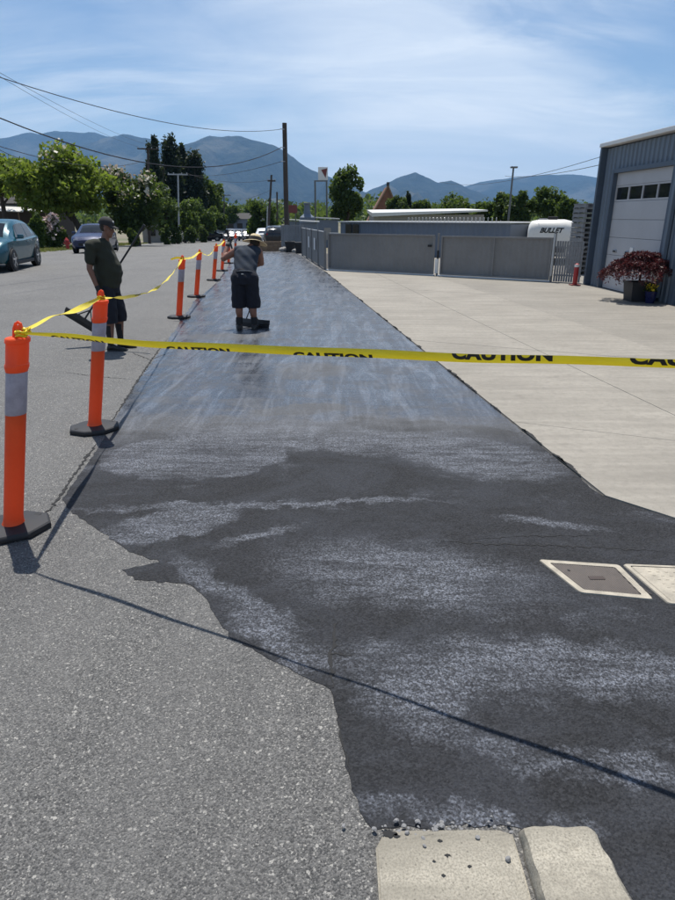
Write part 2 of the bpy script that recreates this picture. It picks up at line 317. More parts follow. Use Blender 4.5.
M['carsilver'] = carpaint('silver', (0.16, 0.165, 0.17)); M['carwhite'] = carpaint('white', (0.72, 0.72, 0.72)); M['cargrey'] = carpaint('grey', (0.08, 0.085, 0.09))
def tape_mat():
    m, t, b = newmat('yellow_tape'); N = NT(t); c = N.coord()
    f = N.noise(N.mapping(c, scl=(1, 1, 6)), 9, 4, 0.6)
    N.put(b.inputs['Base Color'], N.mix(N.rng(f, 0.3, 0.7), (0.80, 0.60, 0.008), (0.88, 0.72, 0.03)))
    b.inputs['Roughness'].default_value = 0.32
    tr = N.n('ShaderNodeBsdfTranslucent'); tr.inputs[0].default_value = (0.88, 0.70, 0.03, 1)
    mx = N.n('ShaderNodeMixShader'); mx.inputs[0].default_value = 0.16
    t.links.new(b.outputs[0], mx.inputs[1]); t.links.new(tr.outputs[0], mx.inputs[2]); t.links.new(mx.outputs[0], t.nodes['Material Output'].inputs[0])
    N.put(b.inputs['Normal'], N.bump(f, 0.3, 0.01))
    return m
M['tape'] = tape_mat()
M['leafA'] = leafmat('broad_green_leaf', [(0.08, 0.135, 0.018), (0.15, 0.215, 0.03), (0.26, 0.31, 0.055)], 0.6)
M['leafB'] = leafmat('dark_green_leaf', [(0.03, 0.058, 0.016), (0.056, 0.095, 0.026), (0.085, 0.13, 0.036)], 0.45)
M['leafC'] = leafmat('conifer_needle', [(0.008, 0.018, 0.011), (0.014, 0.028, 0.014), (0.024, 0.040, 0.018)], 0.15)
M['leafD'] = leafmat('mid_green_leaf', [(0.034, 0.068, 0.016), (0.06, 0.105, 0.024), (0.095, 0.145, 0.035)], 0.48)
M['leafR'] = leafmat('red_maple_leaf', [(0.04, 0.014, 0.016), (0.07, 0.024, 0.028), (0.11, 0.045, 0.045)], 0.2)
M['blossom'] = leafmat('cream_blossom', [(0.55, 0.53, 0.40), (0.68, 0.66, 0.55)], 0.3); M['pink'] = leafmat('pale_pink_flower', [(0.62, 0.48, 0.46), (0.70, 0.62, 0.58)], 0.3)
M['grass'] = leafmat('grass_blade', [(0.07, 0.10, 0.02), (0.15, 0.15, 0.04), (0.24, 0.20, 0.08)], 0.4)

# ------------------------------------------------------------------ mesh helpers
def tag(o, label=None, cat=None, group=None, kind=None):
    if label: o['label'] = label
    if cat: o['category'] = cat
    if group: o['group'] = group
    if kind: o['kind'] = kind
    return o
def empty(name, loc=(0, 0, 0), rz=0.0):
    o = bpy.data.objects.new(name, None); COL.objects.link(o); o.location = loc; o.rotation_euler = (0, 0, rz); o.empty_display_size = 0.1
    return o
def link_mesh(name, me, mat, parent=None):
    o = bpy.data.objects.new(name, me); COL.objects.link(o)
    if mat is not None and not me.materials: me.materials.append(M[mat] if isinstance(mat, str) else mat)
    if parent is not None: o.parent = parent
    return o
def copy_tree(o, parent=None):
    c = o.copy(); COL.objects.link(c); c.parent = parent
    for ch in list(o.children): copy_tree(ch, c)
    return c
class MB:
    def __init__(s): s.v = []; s.f = []
    def add(s, vs, fs):
        n = len(s.v); s.v += [tuple(x) for x in vs]; s.f += [tuple(i + n for i in f) for f in fs]; return s
    def box(s, c, d, rot=None, bev=0.0):
        hx, hy, hz = d[0] / 2, d[1] / 2, d[2] / 2
        if bev:
            b = min(bev, hx * .9, hy * .9, hz * .9); P = []
            bm = bmesh.new(); bmesh.ops.create_cube(bm, size=1.0)
            for v in bm.verts: v.co = Vector((v.co.x * d[0], v.co.y * d[1], v.co.z * d[2]))
            bmesh.ops.bevel(bm, geom=bm.edges[:] , offset=b, segments=2, profile=0.6, affect='EDGES')
            bm.verts.index_update()
            P = [v.co.copy() for v in bm.verts]; Fs = [[v.index for v in f.verts] for f in bm.faces]; bm.free()
        else:
            P = [Vector((x, y, z)) for x in (-hx, hx) for y in (-hy, hy) for z in (-hz, hz)]
            Fs = [(0, 1, 3, 2), (4, 6, 7, 5), (0, 4, 5, 1), (2, 3, 7, 6), (0, 2, 6, 4), (1, 5, 7, 3)]
        mtx = rot if rot is not None else Matrix.Identity(3)
        return s.add([mtx @ p + Vector(c) for p in P], Fs)
    def ring_loft(s, rings, cap=True):
        n = len(rings[0]); base = len(s.v)
        for r in rings: s.v += [tuple(p) for p in r]
        for i in range(len(rings) - 1):
            for j in range(n):
                k = (j + 1) % n
                s.f.append((base + i * n + j, base + i * n + k, base + (i + 1) * n + k, base + (i + 1) * n + j))
        if cap:
            s.f.append(tuple(base + j for j in reversed(range(n)))); e = base + (len(rings) - 1) * n
            s.f.append(tuple(e + j for j in range(n)))
        return s
    def tube(s, pts, rad, n=10, cap=True, flat=None):
        pts = [Vector(p) for p in pts]
        if not hasattr(rad, '__len__'): rad = [rad] * len(pts)
        rings = []; ref = None
        for i, p in enumerate(pts):
            d = (pts[min(i + 1, len(pts) - 1)] - pts[max(i - 1, 0)]).normalized()
            if ref is None:
                ref = Vector((1, 0, 0)) if abs(d.x) < 0.8 else Vector((0, 1, 0))
            a = (ref - d * ref.dot(d)).normalized(); ref = a; b = d.cross(a)
            rings.append([p + (a * math.cos(2 * PI * j / n) + b * math.sin(2 * PI * j / n)) * rad[i] for j in range(n)])
        return s.ring_loft(rings, cap)
    def lathe(s, prof, n=20, c=(0, 0, 0), mtx=None):
        mtx = mtx or Matrix.Identity(3)
        rings = [[Vector(c) + mtx @ Vector((r * math.cos(2 * PI * j / n), r * math.sin(2 * PI * j / n), z)) for j in range(n)] for r, z in prof]
        return s.ring_loft(rings, True)
    def prism(s, poly, z0, z1):
        n = len(poly)
        vs = [(p[0], p[1], z0) for p in poly] + [(p[0], p[1], z1) for p in poly]
        return s.add(vs, [tuple(reversed(range(n))), tuple(range(n, 2 * n))] + [(i, (i + 1) % n, n + (i + 1) % n, n + i) for i in range(n)])
    def sphere(s, c, r, n=12, m=8, mtx=None):
        r = (r, r, r) if not hasattr(r, '__len__') else r
        mtx = mtx or Matrix.Identity(3); rings = []
        for i in range(m + 1):
            t = max(0.02, min(PI - 0.02, PI * i / m))
            rings.append([Vector(c) + mtx @ Vector((r[0] * math.sin(t) * math.cos(2 * PI * j / n), r[1] * math.sin(t) * math.sin(2 * PI * j / n), -r[2] * math.cos(t))) for j in range(n)])
        return s.ring_loft(rings, True)
    def mesh(s, name, smooth=None):
        me = bpy.data.meshes.new(name); me.from_pydata(s.v, [], s.f)
        bm = bmesh.new(); bm.from_mesh(me); bmesh.ops.recalc_face_normals(bm, faces=bm.faces[:]); bm.to_mesh(me); bm.free()
        if smooth is not None:
            me.polygons.foreach_set('use_smooth', [True] * len(me.polygons))
            me.set_sharp_from_angle(angle=R(smooth))
        return me
    def build(s, name, mat, parent=None, smooth=None): return link_mesh(name, s.mesh(name, smooth), mat, parent)
def ROT(d, up=(0, 0, 1)):
    # matrix whose local X runs along d and whose local Z is near up
    x = Vector(d).normalized(); y = Vector(up).cross(x).normalized(); z = x.cross(y)
    return Matrix((x, y, z)).transposed()
TMP = bpy.data.scenes.new('workbench')
def baked(o):                      # mesh of an object with its modifiers, worked out on an empty bench scene
    TMP.collection.objects.link(o); vl = TMP.view_layers[0]; vl.update(); dg = vl.depsgraph; dg.update()
    me = bpy.data.meshes.new_from_object(o.evaluated_get(dg)); bpy.data.objects.remove(o); return me
def remeshed(mb, name, voxel, smooth_it=4):
    me = mb.mesh(name); o = bpy.data.objects.new(name + '_tmp', me)
    a = o.modifiers.new('r', 'REMESH'); a.mode = 'VOXEL'; a.voxel_size = voxel; a.use_smooth_shade = True
    if smooth_it:
        b = o.modifiers.new('s', 'SMOOTH'); b.factor = 0.5; b.iterations = smooth_it
    out = baked(o); out.name = name; bpy.data.meshes.remove(me)
    out.materials.clear()
    out.polygons.foreach_set('use_smooth', [True] * len(out.polygons))
    return out

# ------------------------------------------------------------------ the setting
def gz(v):                          # the street runs level past the yard, then falls away gently
    return -0.024 * max(0.0, min(v, 110.0) - 32.0)
def vof(X, Y): return -math.sin(AX) * X + math.cos(AX) * Y
def uof(X, Y): return math.cos(AX) * X + math.sin(AX) * Y
def onground(X, Y): return Vector((X, Y, gz(vof(X, Y)) - 0.02))

def sheet(name, us, vs_, z, mat):
    mb = MB(); n = len(us)
    vs = [uv(u, v, z + gz(v)) for v in vs_ for u in us]
    mb.add(vs, [(j * n + i, j * n + i + 1, (j + 1) * n + i + 1, (j + 1) * n + i) for j in range(len(vs_) - 1) for i in range(n - 1)])
    o = mb.build(name, mat); tag(o, kind='structure'); return o
sheet('ground', [-9500, -3000, -300, -60, 0, 60, 300, 3000, 9500], [-400, -40, 0, 32, 50, 70, 90, 110, 300, 2000, 10200], -0.03, 'ground')
road = sheet('road', [-11.6, -6, 2.6], [-8, 10, 20, 32, 45, 60, 80, 110, 170, 260], 0.0, 'asphalt')
sheet('yard_pavement', [5.262, 9, 14, 34], [-8, 5, 24, 32], 0.004, 'yard')
sheet('joint_bed', [2.13, 5.262], [-6, 21.9, 32], 0.002, 'joint')

def ragged(pts, step, amp, seed):
    rr = random.Random(seed); out = []
    for a, b in zip(pts, pts[1:]):
        a, b = Vector(a), Vector(b); n = max(1, int((b - a).length / step)); nrm = Vector((-(b - a).y, (b - a).x)).normalized()
        for i in range(n):
            out.append(a.lerp(b, i / n) + nrm * (rr.gauss(0, amp) if i else rr.gauss(0, amp * .4)))
    out.append(Vector(pts[-1])); return out
def g2(x, y): p = gr(x, y); return (p.x, p.y)
left_px = [(366, 822), (352, 790), (340, 730), (330, 690), (300, 675), (262, 655), (232, 640), (218, 620), (207, 600), (190, 585), (135, 580), (122, 570), (160, 562), (130, 552), (105, 535), (68, 509), (62, 500), (100, 445), (135, 385), (165, 345)]
poly = ragged([g2(*q) for q in left_px], 0.03, 0.0045, 3)
poly += ragged([g2(165, 345), g2(195, 300), (-3.27, 18), (-4.3, 26.3), (-5.2, 33.4)], 0.15, 0.015, 4)
poly += ragged([(-5.2, 33.4), (-3.4, 34.0), (-2.2, 33.6)], 0.2, 0.05, 5)
poly += ragged([(-2.2, 33.6), (-1.62, 30.0), (-1.02, 25.3), (-0.45, 21.4)], 0.3, 0.03, 6)
e0, e1 = uv(2.125, 21.1), uv(2.128, 3.46)
poly += ragged([(e0.x, e0.y), (e1.x, e1.y), (1.995, 3.34), (2.6, 2.66), (5.0, 0.2)], 0.06, 0.006, 8)
poly += [Vector((5.0, -1.0)), Vector((0.80, -1.0)), Vector((0.775, 1.13)), Vector((0.745, 1.31))]
poly += ragged([(0.745, 1.325), (0.52, 1.345), (0.1, 1.34)], 0.02, 0.006, 9)
mb = MB(); mb.add([(p.x, p.y, 0.0022) for p in poly], [tuple(range(len(poly)))])
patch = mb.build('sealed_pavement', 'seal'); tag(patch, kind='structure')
bm = bmesh.new(); bm.from_mesh(patch.data); bmesh.ops.triangulate(bm, faces=bm.faces[:]); bm.to_mesh(patch.data); bm.free()

# cracks: ragged slits laid in the pavement
def crack(pts, w0, parent, seed, z=0.0042):
    rr = random.Random(seed); c = ragged(pts, 0.02, 0.006, seed); mb = MB(); L = []
    for i, p in enumerate(c):
        d = (c[min(i + 1, len(c) - 1)] - c[max(i - 1, 0)]); nn = Vector((-d.y, d.x)).normalized(); ww = w0 * rr.uniform(0.25, 1.2) * min(1, 4 * i / len(c) + .1, 4 * (len(c) - i) / len(c) + .1)
        L.append((p + nn * ww, p - nn * ww))
    vs = [(q.x, q.y, z) for a in L for q in a]
    mb.add(vs, [(2 * i, 2 * i + 1, 2 * i + 3, 2 * i + 2) for i in range(len(L) - 1)])
    return mb.build('crack', 'crack', parent)
for k, (q, wd, par) in enumerate([
    ([(40, 521), (58, 500), (78, 470), (97, 443)], 0.012, road), ([(105, 433), (135, 385), (150, 362), (168, 338)], 0.010, road),
    ([(333, 617), (335, 640), (331, 662), (333, 688)], 0.008, patch), ([(338, 715), (343, 745), (349, 775)], 0.004, patch),
    ([(425, 541), (500, 545), (560, 546), (620, 549), (675, 553)], 0.005, patch), ([(330, 655), (352, 656)], 0.004, patch),
    ([(130, 352), (150, 360), (172, 352)], 0.006, road), ([(60, 372), (100, 377), (140, 380)], 0.005, road), ([(470, 540), (520, 537), (600, 536)], 0.004, patch)]):
    crack([g2(*p) for p in q], wd, par, 20 + k)

# concrete driveway slabs
drive = empty('driveway', uv(3.6, 10)); tag(drive, kind='structure')
def vline(k, u):
    if k == 0: return 3.46 - 1.43 * (u - 2.118)
    v0, sk = [(0, 0), (5.0, -.58), (8.9, -.62), (12.8, -.68), (16.6, -.74), (21.75, -.84)][k]
    return v0 + sk * (u - 2.118)
ub = [2.135, 3.65, 5.255]
for i in range(2):
    for k in range(5):
        a, b = ub[i] + 0.004, ub[i + 1] - 0.004; g = 0.004
        q = [uv(a, vline(k, a) + g), uv(b, vline(k, b) + g), uv(b, vline(k + 1, b) - g), uv(a, vline(k + 1, a) - g)]
        h = 0.012 + random.uniform(-.001, .001)
        m_ = MB().prism([(p.x, p.y) for p in q], -0.05, h)
        o = m_.build('concrete_slab', 'concrete'); o.parent = drive; o.matrix_parent_inverse = Matrix.Translation(-drive.location)

for k in range(34):
    v0 = random.uniform(3.5, 20.5); L_ = random.uniform(.08, .5) * (.6 + v0 * .06); a = ragged([tuple(uv(2.131, v0 + L_ * t).xy) for t in (0, .5, 1)], .1, .001, 300 + k)
    b_ = ragged([tuple(uv(2.137 + random.uniform(.004, .03) * math.sin(PI * t), v0 + L_ * t).xy) for t in (.92, .7, .5, .3, .08)], .02, .004, 400 + k)
    o = MB().add([(p.x, p.y, .0145) for p in a + b_], [tuple(range(len(a) + len(b_)))]).build('sealer_splash', 'crack'); o.parent = drive; o.matrix_parent_inverse = Matrix.Translation(-drive.location)
# kerb and gutter end
kerb = empty('kerb', (0.45, 1.0, 0)); tag(kerb, kind='structure')
def child(o, p):
    o.parent = p; o.matrix_parent_inverse = Matrix.Translation(-Vector(p.location)); return o
bm = bmesh.new()
P = [(0.11, -0.6), (0.515, -0.6), (0.505, 1.31), (0.47, 1.325), (0.14, 1.322), (0.108, 1.27)]
fv = [bm.verts.new((x, y, 0.018)) for x, y in P]; f = bm.faces.new(fv)
r_ = bmesh.ops.extrude_face_region(bm, geom=[f]); bmesh.ops.translate(bm, vec=(0, 0, -0.1), verts=[e for e in r_['geom'] if isinstance(e, bmesh.types.BMVert)])
bmesh.ops.recalc_face_normals(bm, faces=bm.faces[:])
bmesh.ops.bevel(bm, geom=[e for e in bm.edges if all(v.co.z > 0 for v in e.verts)], offset=0.006, segments=2, affect='EDGES')
bmesh.ops.triangulate(bm, faces=bm.faces[:]); bmesh.ops.subdivide_edges(bm, edges=[e for e in bm.edges if e.calc_length() > .05], cuts=5, use_grid_fill=True)
bmesh.ops.triangulate(bm, faces=bm.faces[:]); bmesh.ops.subdivide_edges(bm, edges=[e for e in bm.edges if e.calc_length() > .025 and all(v.co.z > -.02 and v.co.y > .8 for v in e.verts)], cuts=2)
from mathutils import noise as mn
def wear(v, edge):
    v.co += Vector((mn.noise(v.co * 22), mn.noise(v.co * 22 + Vector((7, 3, 1))), 0)) * .0045 * edge + Vector((0, 0, mn.noise(v.co * 9) * .0028 + min(0, mn.noise(v.co * 45 + Vector((1, 9, 4))) + .25) * .008))
for v in bm.verts:
    if v.co.z > -.02: wear(v, 1)
me = bpy.data.meshes.new('gutter_pan'); bm.to_mesh(me); bm.free(); child(link_mesh('gutter_pan', me, 'kerb'), kerb)
def kerb_ring(y, h, x0, x1):
    prof = [(x0, -0.1), (x0, 0.0), (x0 + .004, h * .5), (x0 + .010, h * .86), (x0 + .022, h * .97)] + [(x0 + .022 + (x1 - x0 - .04) * t, h) for t in np.linspace(.08, .92, 14)] + [(x1 - .012, h * .96), (x1 - .004, h * .8), (x1, h * .5), (x1, -0.1)]
    return [(x, y, z) for x, z in prof]
ys = np.concatenate([np.linspace(1.325, .9, 44), [.7, .4, 0, -.6]])
mb = MB(); mb.ring_loft([kerb_ring(y, float(np.interp(y, [-.6, .6, 1.0, 1.2, 1.295, 1.312, 1.325], [.12, .1, .07, .058, .05, .044, .02])), float(np.interp(y, [1.0, 1.29, 1.325], [.52, .522, .53])), float(np.interp(y, [1.0, 1.2, 1.29, 1.325], [.755, .745, .735, .715]))) for y in ys])
ff = []
for q in mb.v:
    p = Vector(q)
    if p.z > -.05: p += Vector((mn.noise(p * 22), mn.noise(p * 22 + Vector((7, 3, 1))), 0)) * .007 + Vector((0, 0, mn.noise(p * 9) * .004 + min(0, mn.noise(p * 45) + .22) * .012))
    ff.append(tuple(p))
mb.v = ff
child(mb.build('kerb_stone', 'kerb', None, 32), kerb)
rr = random.Random(5)
def pebble(x, y, r, z, label):
    mb = MB(); bm = bmesh.new(); bmesh.ops.create_icosphere(bm, subdivisions=2, radius=r)
    q = Vector((rr.uniform(.7, 1.2), rr.uniform(.7, 1.2), rr.uniform(.5, .8)))
    for v in bm.verts:
        v.co = Vector((v.co.x * q.x, v.co.y * q.y, v.co.z * q.z)) * (1 + rr.uniform(-.14, .14))
    me = bpy.data.meshes.new('pebble'); bm.to_mesh(me); bm.free()
    o = link_mesh('pebble', me, 'stone'); o.location = (x, y, z + r * 0.45); o.rotation_euler = (0, 0, rr.uniform(0, 6))
    tag(o, label, 'pebble', 'pebbles by the kerb end')
for k in range(46):
    x = 0.29 + rr.gauss(0, 0.095); y = 1.334 + rr.gauss(0, 0.014)
    pebble(x, y, rr.uniform(0.003, 0.0085), 0.010, 'small loose pebble in the gravel heap along the gutter pan end')
for x, y, r in ((0.245, 1.27, .005), (0.47, 1.23, .010), (0.20, 1.31, .007), (0.40, 1.295, .007)):
    pebble(x, y, r, 0.018, 'lone grey pebble lying on top of the concrete gutter pan')
for k, (x, y, a) in enumerate(((0.15, 1.305, .03), (0.29, 1.285, .012), (0.305, 1.24, .014), (0.265, 1.225, .008), (0.36, 1.21, .010), (0.17, 1.30, .016), (0.285, 1.185, .009))):
    c = ragged([(x - a * .7, y + a * .2), (x, y + a * .5), (x + a * .8, y), (x, y - a * .35), (x - a * .7, y + a * .2)], .006, .0025, 60 + k)[:-1]
    child(MB().add([(p.x, p.y, 0.0205) for p in c], [tuple(range(len(c)))]).build('tar_splash', 'crack'), kerb)

# mountains: ridges with spurs running down towards the valley
def vnoise(nx, ny, cells, seed):
    r = np.random.default_rng(seed); out = np.zeros((ny, nx)); amp = 1.0
    for o in range(6):
        cx, cy = cells[0] * 2 ** o + 2, cells[1] * 2 ** o + 2
        g = r.standard_normal((cy, cx)); xs = np.linspace(0, cx - 1.001, nx); ys = np.linspace(0, cy - 1.001, ny)
        xi, yi = xs.astype(int), ys.astype(int); fx, fy = xs - xi, ys - yi; fx = fx * fx * (3 - 2 * fx); fy = fy * fy * (3 - 2 * fy)
        a = g[np.ix_(yi, xi)]; b = g[np.ix_(yi, xi + 1)]; c = g[np.ix_(yi + 1, xi)]; d = g[np.ix_(yi + 1, xi + 1)]
        out += amp * ((a * (1 - fx) + b * fx).T * (1 - fy)).T + amp * ((c * (1 - fx) + d * fx).T * fy).T; amp *= 0.52
    return out
def ridge(name, prof, Y, depth, seed):
    nx, ny = 150, 44
    pts = [at(px, py, Y) for px, py in prof]
    X = np.linspace(pts[0].x, pts[-1].x, nx); Hh = np.interp(X, [p.x for p in pts], [p.z for p in pts])
    tt = np.linspace(-1, 0.75, ny); nz = vnoise(nx, ny, (9, 3), seed); nr = vnoise(nx, 1, (22, 1), seed + 1)[0]
    V = np.zeros((ny, nx, 3)); hm = Hh.max()
    for j, t in enumerate(tt):
        s = max(0, 1 - abs(t) ** 0.85) if t < 0 else max(0, 1 - t * 1.1)
        V[j, :, 0] = X * (1 + t * 0.05); V[j, :, 1] = Y + t * depth + nz[j] * depth * .03
        z = Hh * s + nz[j] * hm * 0.12 * (min(1, abs(t) * 3.0)) * min(1, s * 5) + nr * hm * .008 * s
        V[j, :, 2] = np.maximum(z, -3.5)
    mb = MB(); mb.v = [tuple(x) for x in V.reshape(-1, 3)]
    mb.f = [(j * nx + i, j * nx + i + 1, (j + 1) * nx + i + 1, (j + 1) * nx + i) for j in range(ny - 1) for i in range(nx - 1)]
    o = mb.build(name, 'mountain', None, 180); tag(o, kind='structure'); return o
ridge('mountain', [(-160, 150), (-60, 142), (0, 137), (30, 131), (55, 129), (90, 130), (115, 137), (150, 150), (200, 165), (240, 217)], 7600, 2000, 11)
ridge('mountain', [(-60, 217), (0, 190), (40, 160), (70, 149), (100, 138), (125, 132), (150, 137), (175, 148), (220, 165), (270, 190), (330, 217)], 6600, 1800, 12)
ridge('mountain', [(90, 217), (130, 185), (160, 152), (185, 141), (205, 135), (228, 134), (250, 137), (272, 143), (290, 155), (310, 168), (335, 178), (365, 190), (400, 205), (440, 217)], 5600, 1700, 13)
ridge('mountain', [(300, 217), (345, 200), (375, 188), (398, 178), (415, 171), (428, 177), (438, 182), (452, 180), (470, 189), (500, 200), (540, 217)], 6000, 1500, 14)
ridge('mountain', [(420, 205), (455, 190), (480, 182), (510, 177), (540, 174), (575, 173), (600, 177), (640, 186), (700, 198), (800, 217)], 7900, 1900, 15)

# ------------------------------------------------------------------ trees and plants
def leaf_mesh(name, P, size, rs, aspect=0.62, up=0.25):
    n = len(P); a = rs.standard_normal((n, 3)); a /= np.linalg.norm(a, axis=1)[:, None]
    nn = rs.standard_normal((n, 3)); nn[:, 2] = np.abs(nn[:, 2]) + up; b = np.cross(nn, a); b /= np.linalg.norm(b, axis=1)[:, None] + 1e-9
    s = (size * rs.uniform(0.4, 1.55, n))[:, None]; A = a * s; B = b * s * aspect
    V = np.stack([P - A, P + B * 0.9 - A * .1, P + A, P - B * 0.9 - A * .1], 1).reshape(-1, 3)
    me = bpy.data.meshes.new(name); me.vertices.add(4 * n); me.vertices.foreach_set('co', V.astype(np.float32).ravel())
    me.loops.add(4 * n); me.loops.foreach_set('vertex_index', np.arange(4 * n, dtype=np.int32))
    me.polygons.add(n); me.polygons.foreach_set('loop_start', np.arange(0, 4 * n, 4, dtype=np.int32)); me.polygons.foreach_set('loop_total', np.full(n, 4, np.int32))
    me.update(calc_edges=True); me.validate(); return me
def crown_points(c, rad, n, rs, kind='round', clumps=26):
    c = np.array(c); rad = np.array(rad); C = []; Rr = []
    for _ in range(clumps):
        if kind == 'cone':
            t = rs.random() ** 0.8 * 2 - 1; wr = max(0.10, (1 - (t + 1) / 2) ** 0.5); an = rs.uniform(0, 2 * PI); k = rs.uniform(.25, 1.0)
            C.append([math.cos(an) * wr * k, math.sin(an) * wr * k, t]); Rr.append(rs.uniform(.2, .34) * (0.45 + wr * .6))
        elif kind == 'column':
            t = rs.uniform(-1, .95); wr = math.sqrt(max(0.03, 1 - max(0, t) ** 2.2 if t > 0 else 1 - (-t) ** 4 * .4)); an = rs.uniform(0, 2 * PI); k = rs.uniform(.2, .8)
            C.append([math.cos(an) * wr * k, math.sin(an) * wr * k, t * .93]); Rr.append(rs.uniform(.22, .38))
        else:
            d = rs.standard_normal(3); d /= np.linalg.norm(d); k = rs.uniform(.42, .86); C.append(d * k * 1.05); Rr.append(rs.uniform(.22, .44))
    C = np.array(C); Rr = np.array(Rr); wgt = Rr ** 2 / np.sum(Rr ** 2); idx = rs.choice(len(C), n, p=wgt)
    d = rs.standard_normal((n, 3)); d /= np.linalg.norm(d, axis=1)[:, None]; k = rs.random(n) ** 0.45
    p = C[idx] + d * (Rr[idx] * k)[:, None]
    return c + p * rad
def crown_tops(P, frac, rs):
    z = P[:, 2]; o = P[:, 1]; sc = (z - z.min()) / (np.ptp(z) + 1e-6) + 0.5 * (o.max() - o) / (np.ptp(o) + 1e-6) + rs.normal(0, .18, len(P))
    return P[np.argsort(-sc)[:int(frac * len(P))]]
def tree(name, label, px, Y, top, bot, hw, mat, n, leaf, cat='tree', kind='round', clumps=26, group=None, trunk=None, bloom=None, seed=1, base_px=None, trunk_r=None, depth=0.9):
    rs = np.random.default_rng(seed); rd = random.Random(seed)
    X = at(px, 200, Y).x; g = onground(at(base_px or px, 200, Y).x, Y)
    zt = at(px, top, Y).z; zb = at(px, bot, Y).z; rx = (at(px + hw, 200, Y).x - X); zc = (zt + zb) / 2; rz = (zt - zb) / 2
    root = empty(name, g); tag(root, label, cat, group)
    L = np.array([X - g.x, 0, zc - g.z])
    P = crown_points(L, (rx, rx * depth, rz), n, rs, kind, clumps)
    P[:, 2] = np.maximum(P[:, 2], 0.05)
    cr = link_mesh('crown', leaf_mesh('crown', P, leaf, rs), mat, root)
    if bloom:
        B = crown_tops(P, bloom[1], rs); B = B + rs.normal(0, leaf * .5, B.shape) + np.array([0, -leaf * .5, leaf * .5])
        link_mesh('blossom', leaf_mesh('blossom', B, leaf * bloom[2], rs, 0.9), bloom[0], root)
    tr = trunk_r or max(0.06, (zt - g.z) * 0.028); mb = MB(); H0 = zb - g.z; Ht = zt - g.z
    top_z = H0 + rz * (1.5 if kind in ('cone', 'column') else 0.9)
    mb.tube([(0, 0, -0.15), (rd.uniform(-.1, .1) * tr, 0, H0 * .5), ((X - g.x) * .6, 0, max(H0, .3)), (X - g.x, 0, top_z)], [tr * 1.35, tr, tr * .75, tr * .18], 9)
    for k in range(7):
        an = rd.uniform(0, 2 * PI); z0 = H0 * .85 + rd.uniform(0, .5) * rz; e = rd.uniform(.45, .8)
        q = Vector(((X - g.x) * .7, 0, max(.2, z0))); t2 = Vector((X - g.x + math.cos(an) * rx * e, math.sin(an) * rx * e * depth, zc - g.z + rd.uniform(-.3, .6) * rz))
        mb.tube([q, q.lerp(t2, .5) + Vector((0, 0, .1 * rz)), t2], [tr * .5, tr * .3, tr * .08], 6)
    mb.build('trunk', 'bark', root, 60)
    return root
FAR = 'trees lining the far side of the street'
tree('broadleaf_tree', 'large light green catalpa tree with spreading crown and dark trunk on the verge', 66, 52, 150, 216, 50, 'leafA', 16000, 0.18, clumps=64, seed=21, base_px=77, trunk_r=.26, bloom=('blossom', .004, .8))
tree('broadleaf_tree', 'leafy light green tree reaching over the house at the street edge', 2, 58, 152, 198, 36, 'leafA', 7000, 0.17, clumps=34, seed=22)
tree('flowering_tree', 'rounded tree covered with cream blossom between green tree and conifers', 134, 56, 162, 236, 32, 'leafB', 13000, 0.16, clumps=44, seed=23, bloom=('blossom', .055, .85))
tree('conifer', 'tall narrow dark conifer nearest the blossom tree', 158, 88, 138, 228, 15, 'leafC', 8000, 0.2, 'tree', 'cone', 60, 'dark conifers behind the blossom tree', seed=24)
tree('conifer', 'tallest dark conifer with double crown in the conifer clump', 174, 92, 141, 228, 14, 'leafC', 10000, 0.2, 'tree', 'column', 80, 'dark conifers behind the blossom tree', seed=25)
tree('conifer', 'slim pointed dark conifer in the middle of the conifer clump', 185, 96, 147, 228, 13, 'leafC', 6000, 0.2, 'tree', 'cone', 50, 'dark conifers behind the blossom tree', seed=26)
tree('conifer', 'broad dark conifer at the street side of the conifer clump', 197, 94, 155, 228, 14, 'leafC', 8000, 0.2, 'tree', 'column', 60, 'dark conifers behind the blossom tree', seed=27)
tree('broadleaf_tree', 'olive green rounded tree leaning out beside the conifer clump', 207, 98, 172, 222, 15, 'leafD', 6000, 0.2, clumps=26, seed=28)
for k, (px, Y, top, bot, hw, mt, lb) in enumerate([
        (163, 66, 192, 236, 14, 'leafB', 'dark leafy tree under the blossom tree beside the wooden pole'),
        (182, 74, 197, 236, 17, 'leafD', 'bushy green tree beneath the tall dark conifers'),
        (200, 82, 200, 235, 16, 'leafD', 'bushy green tree by the street below the olive tree'),
        (214, 92, 206, 231, 11, 'leafB', 'small dark tree at the far bend of the street'),
        (226, 150, 202, 224, 12, 'leafD', 'pale distant tree behind the far parked vehicles'),
        (256, 170, 198, 222, 14, 'leafB', 'dark distant tree above the far end of the street')]):
    tree('street_tree', lb, px, Y, top, bot, hw, mt, 3600, 0.16 if Y < 100 else .3, clumps=26, group=FAR, seed=40 + k)
tree('street_tree', 'rounded green tree standing behind the leaning utility pole', 262, 70, 202, 241, 16, 'leafD', 6000, .16, clumps=34, seed=50)
tree('broadleaf_tree', 'tall ragged green tree beside the two legged sign', 347, 62, 164, 226, 19, 'leafB', 6500, .17, clumps=19, seed=51)
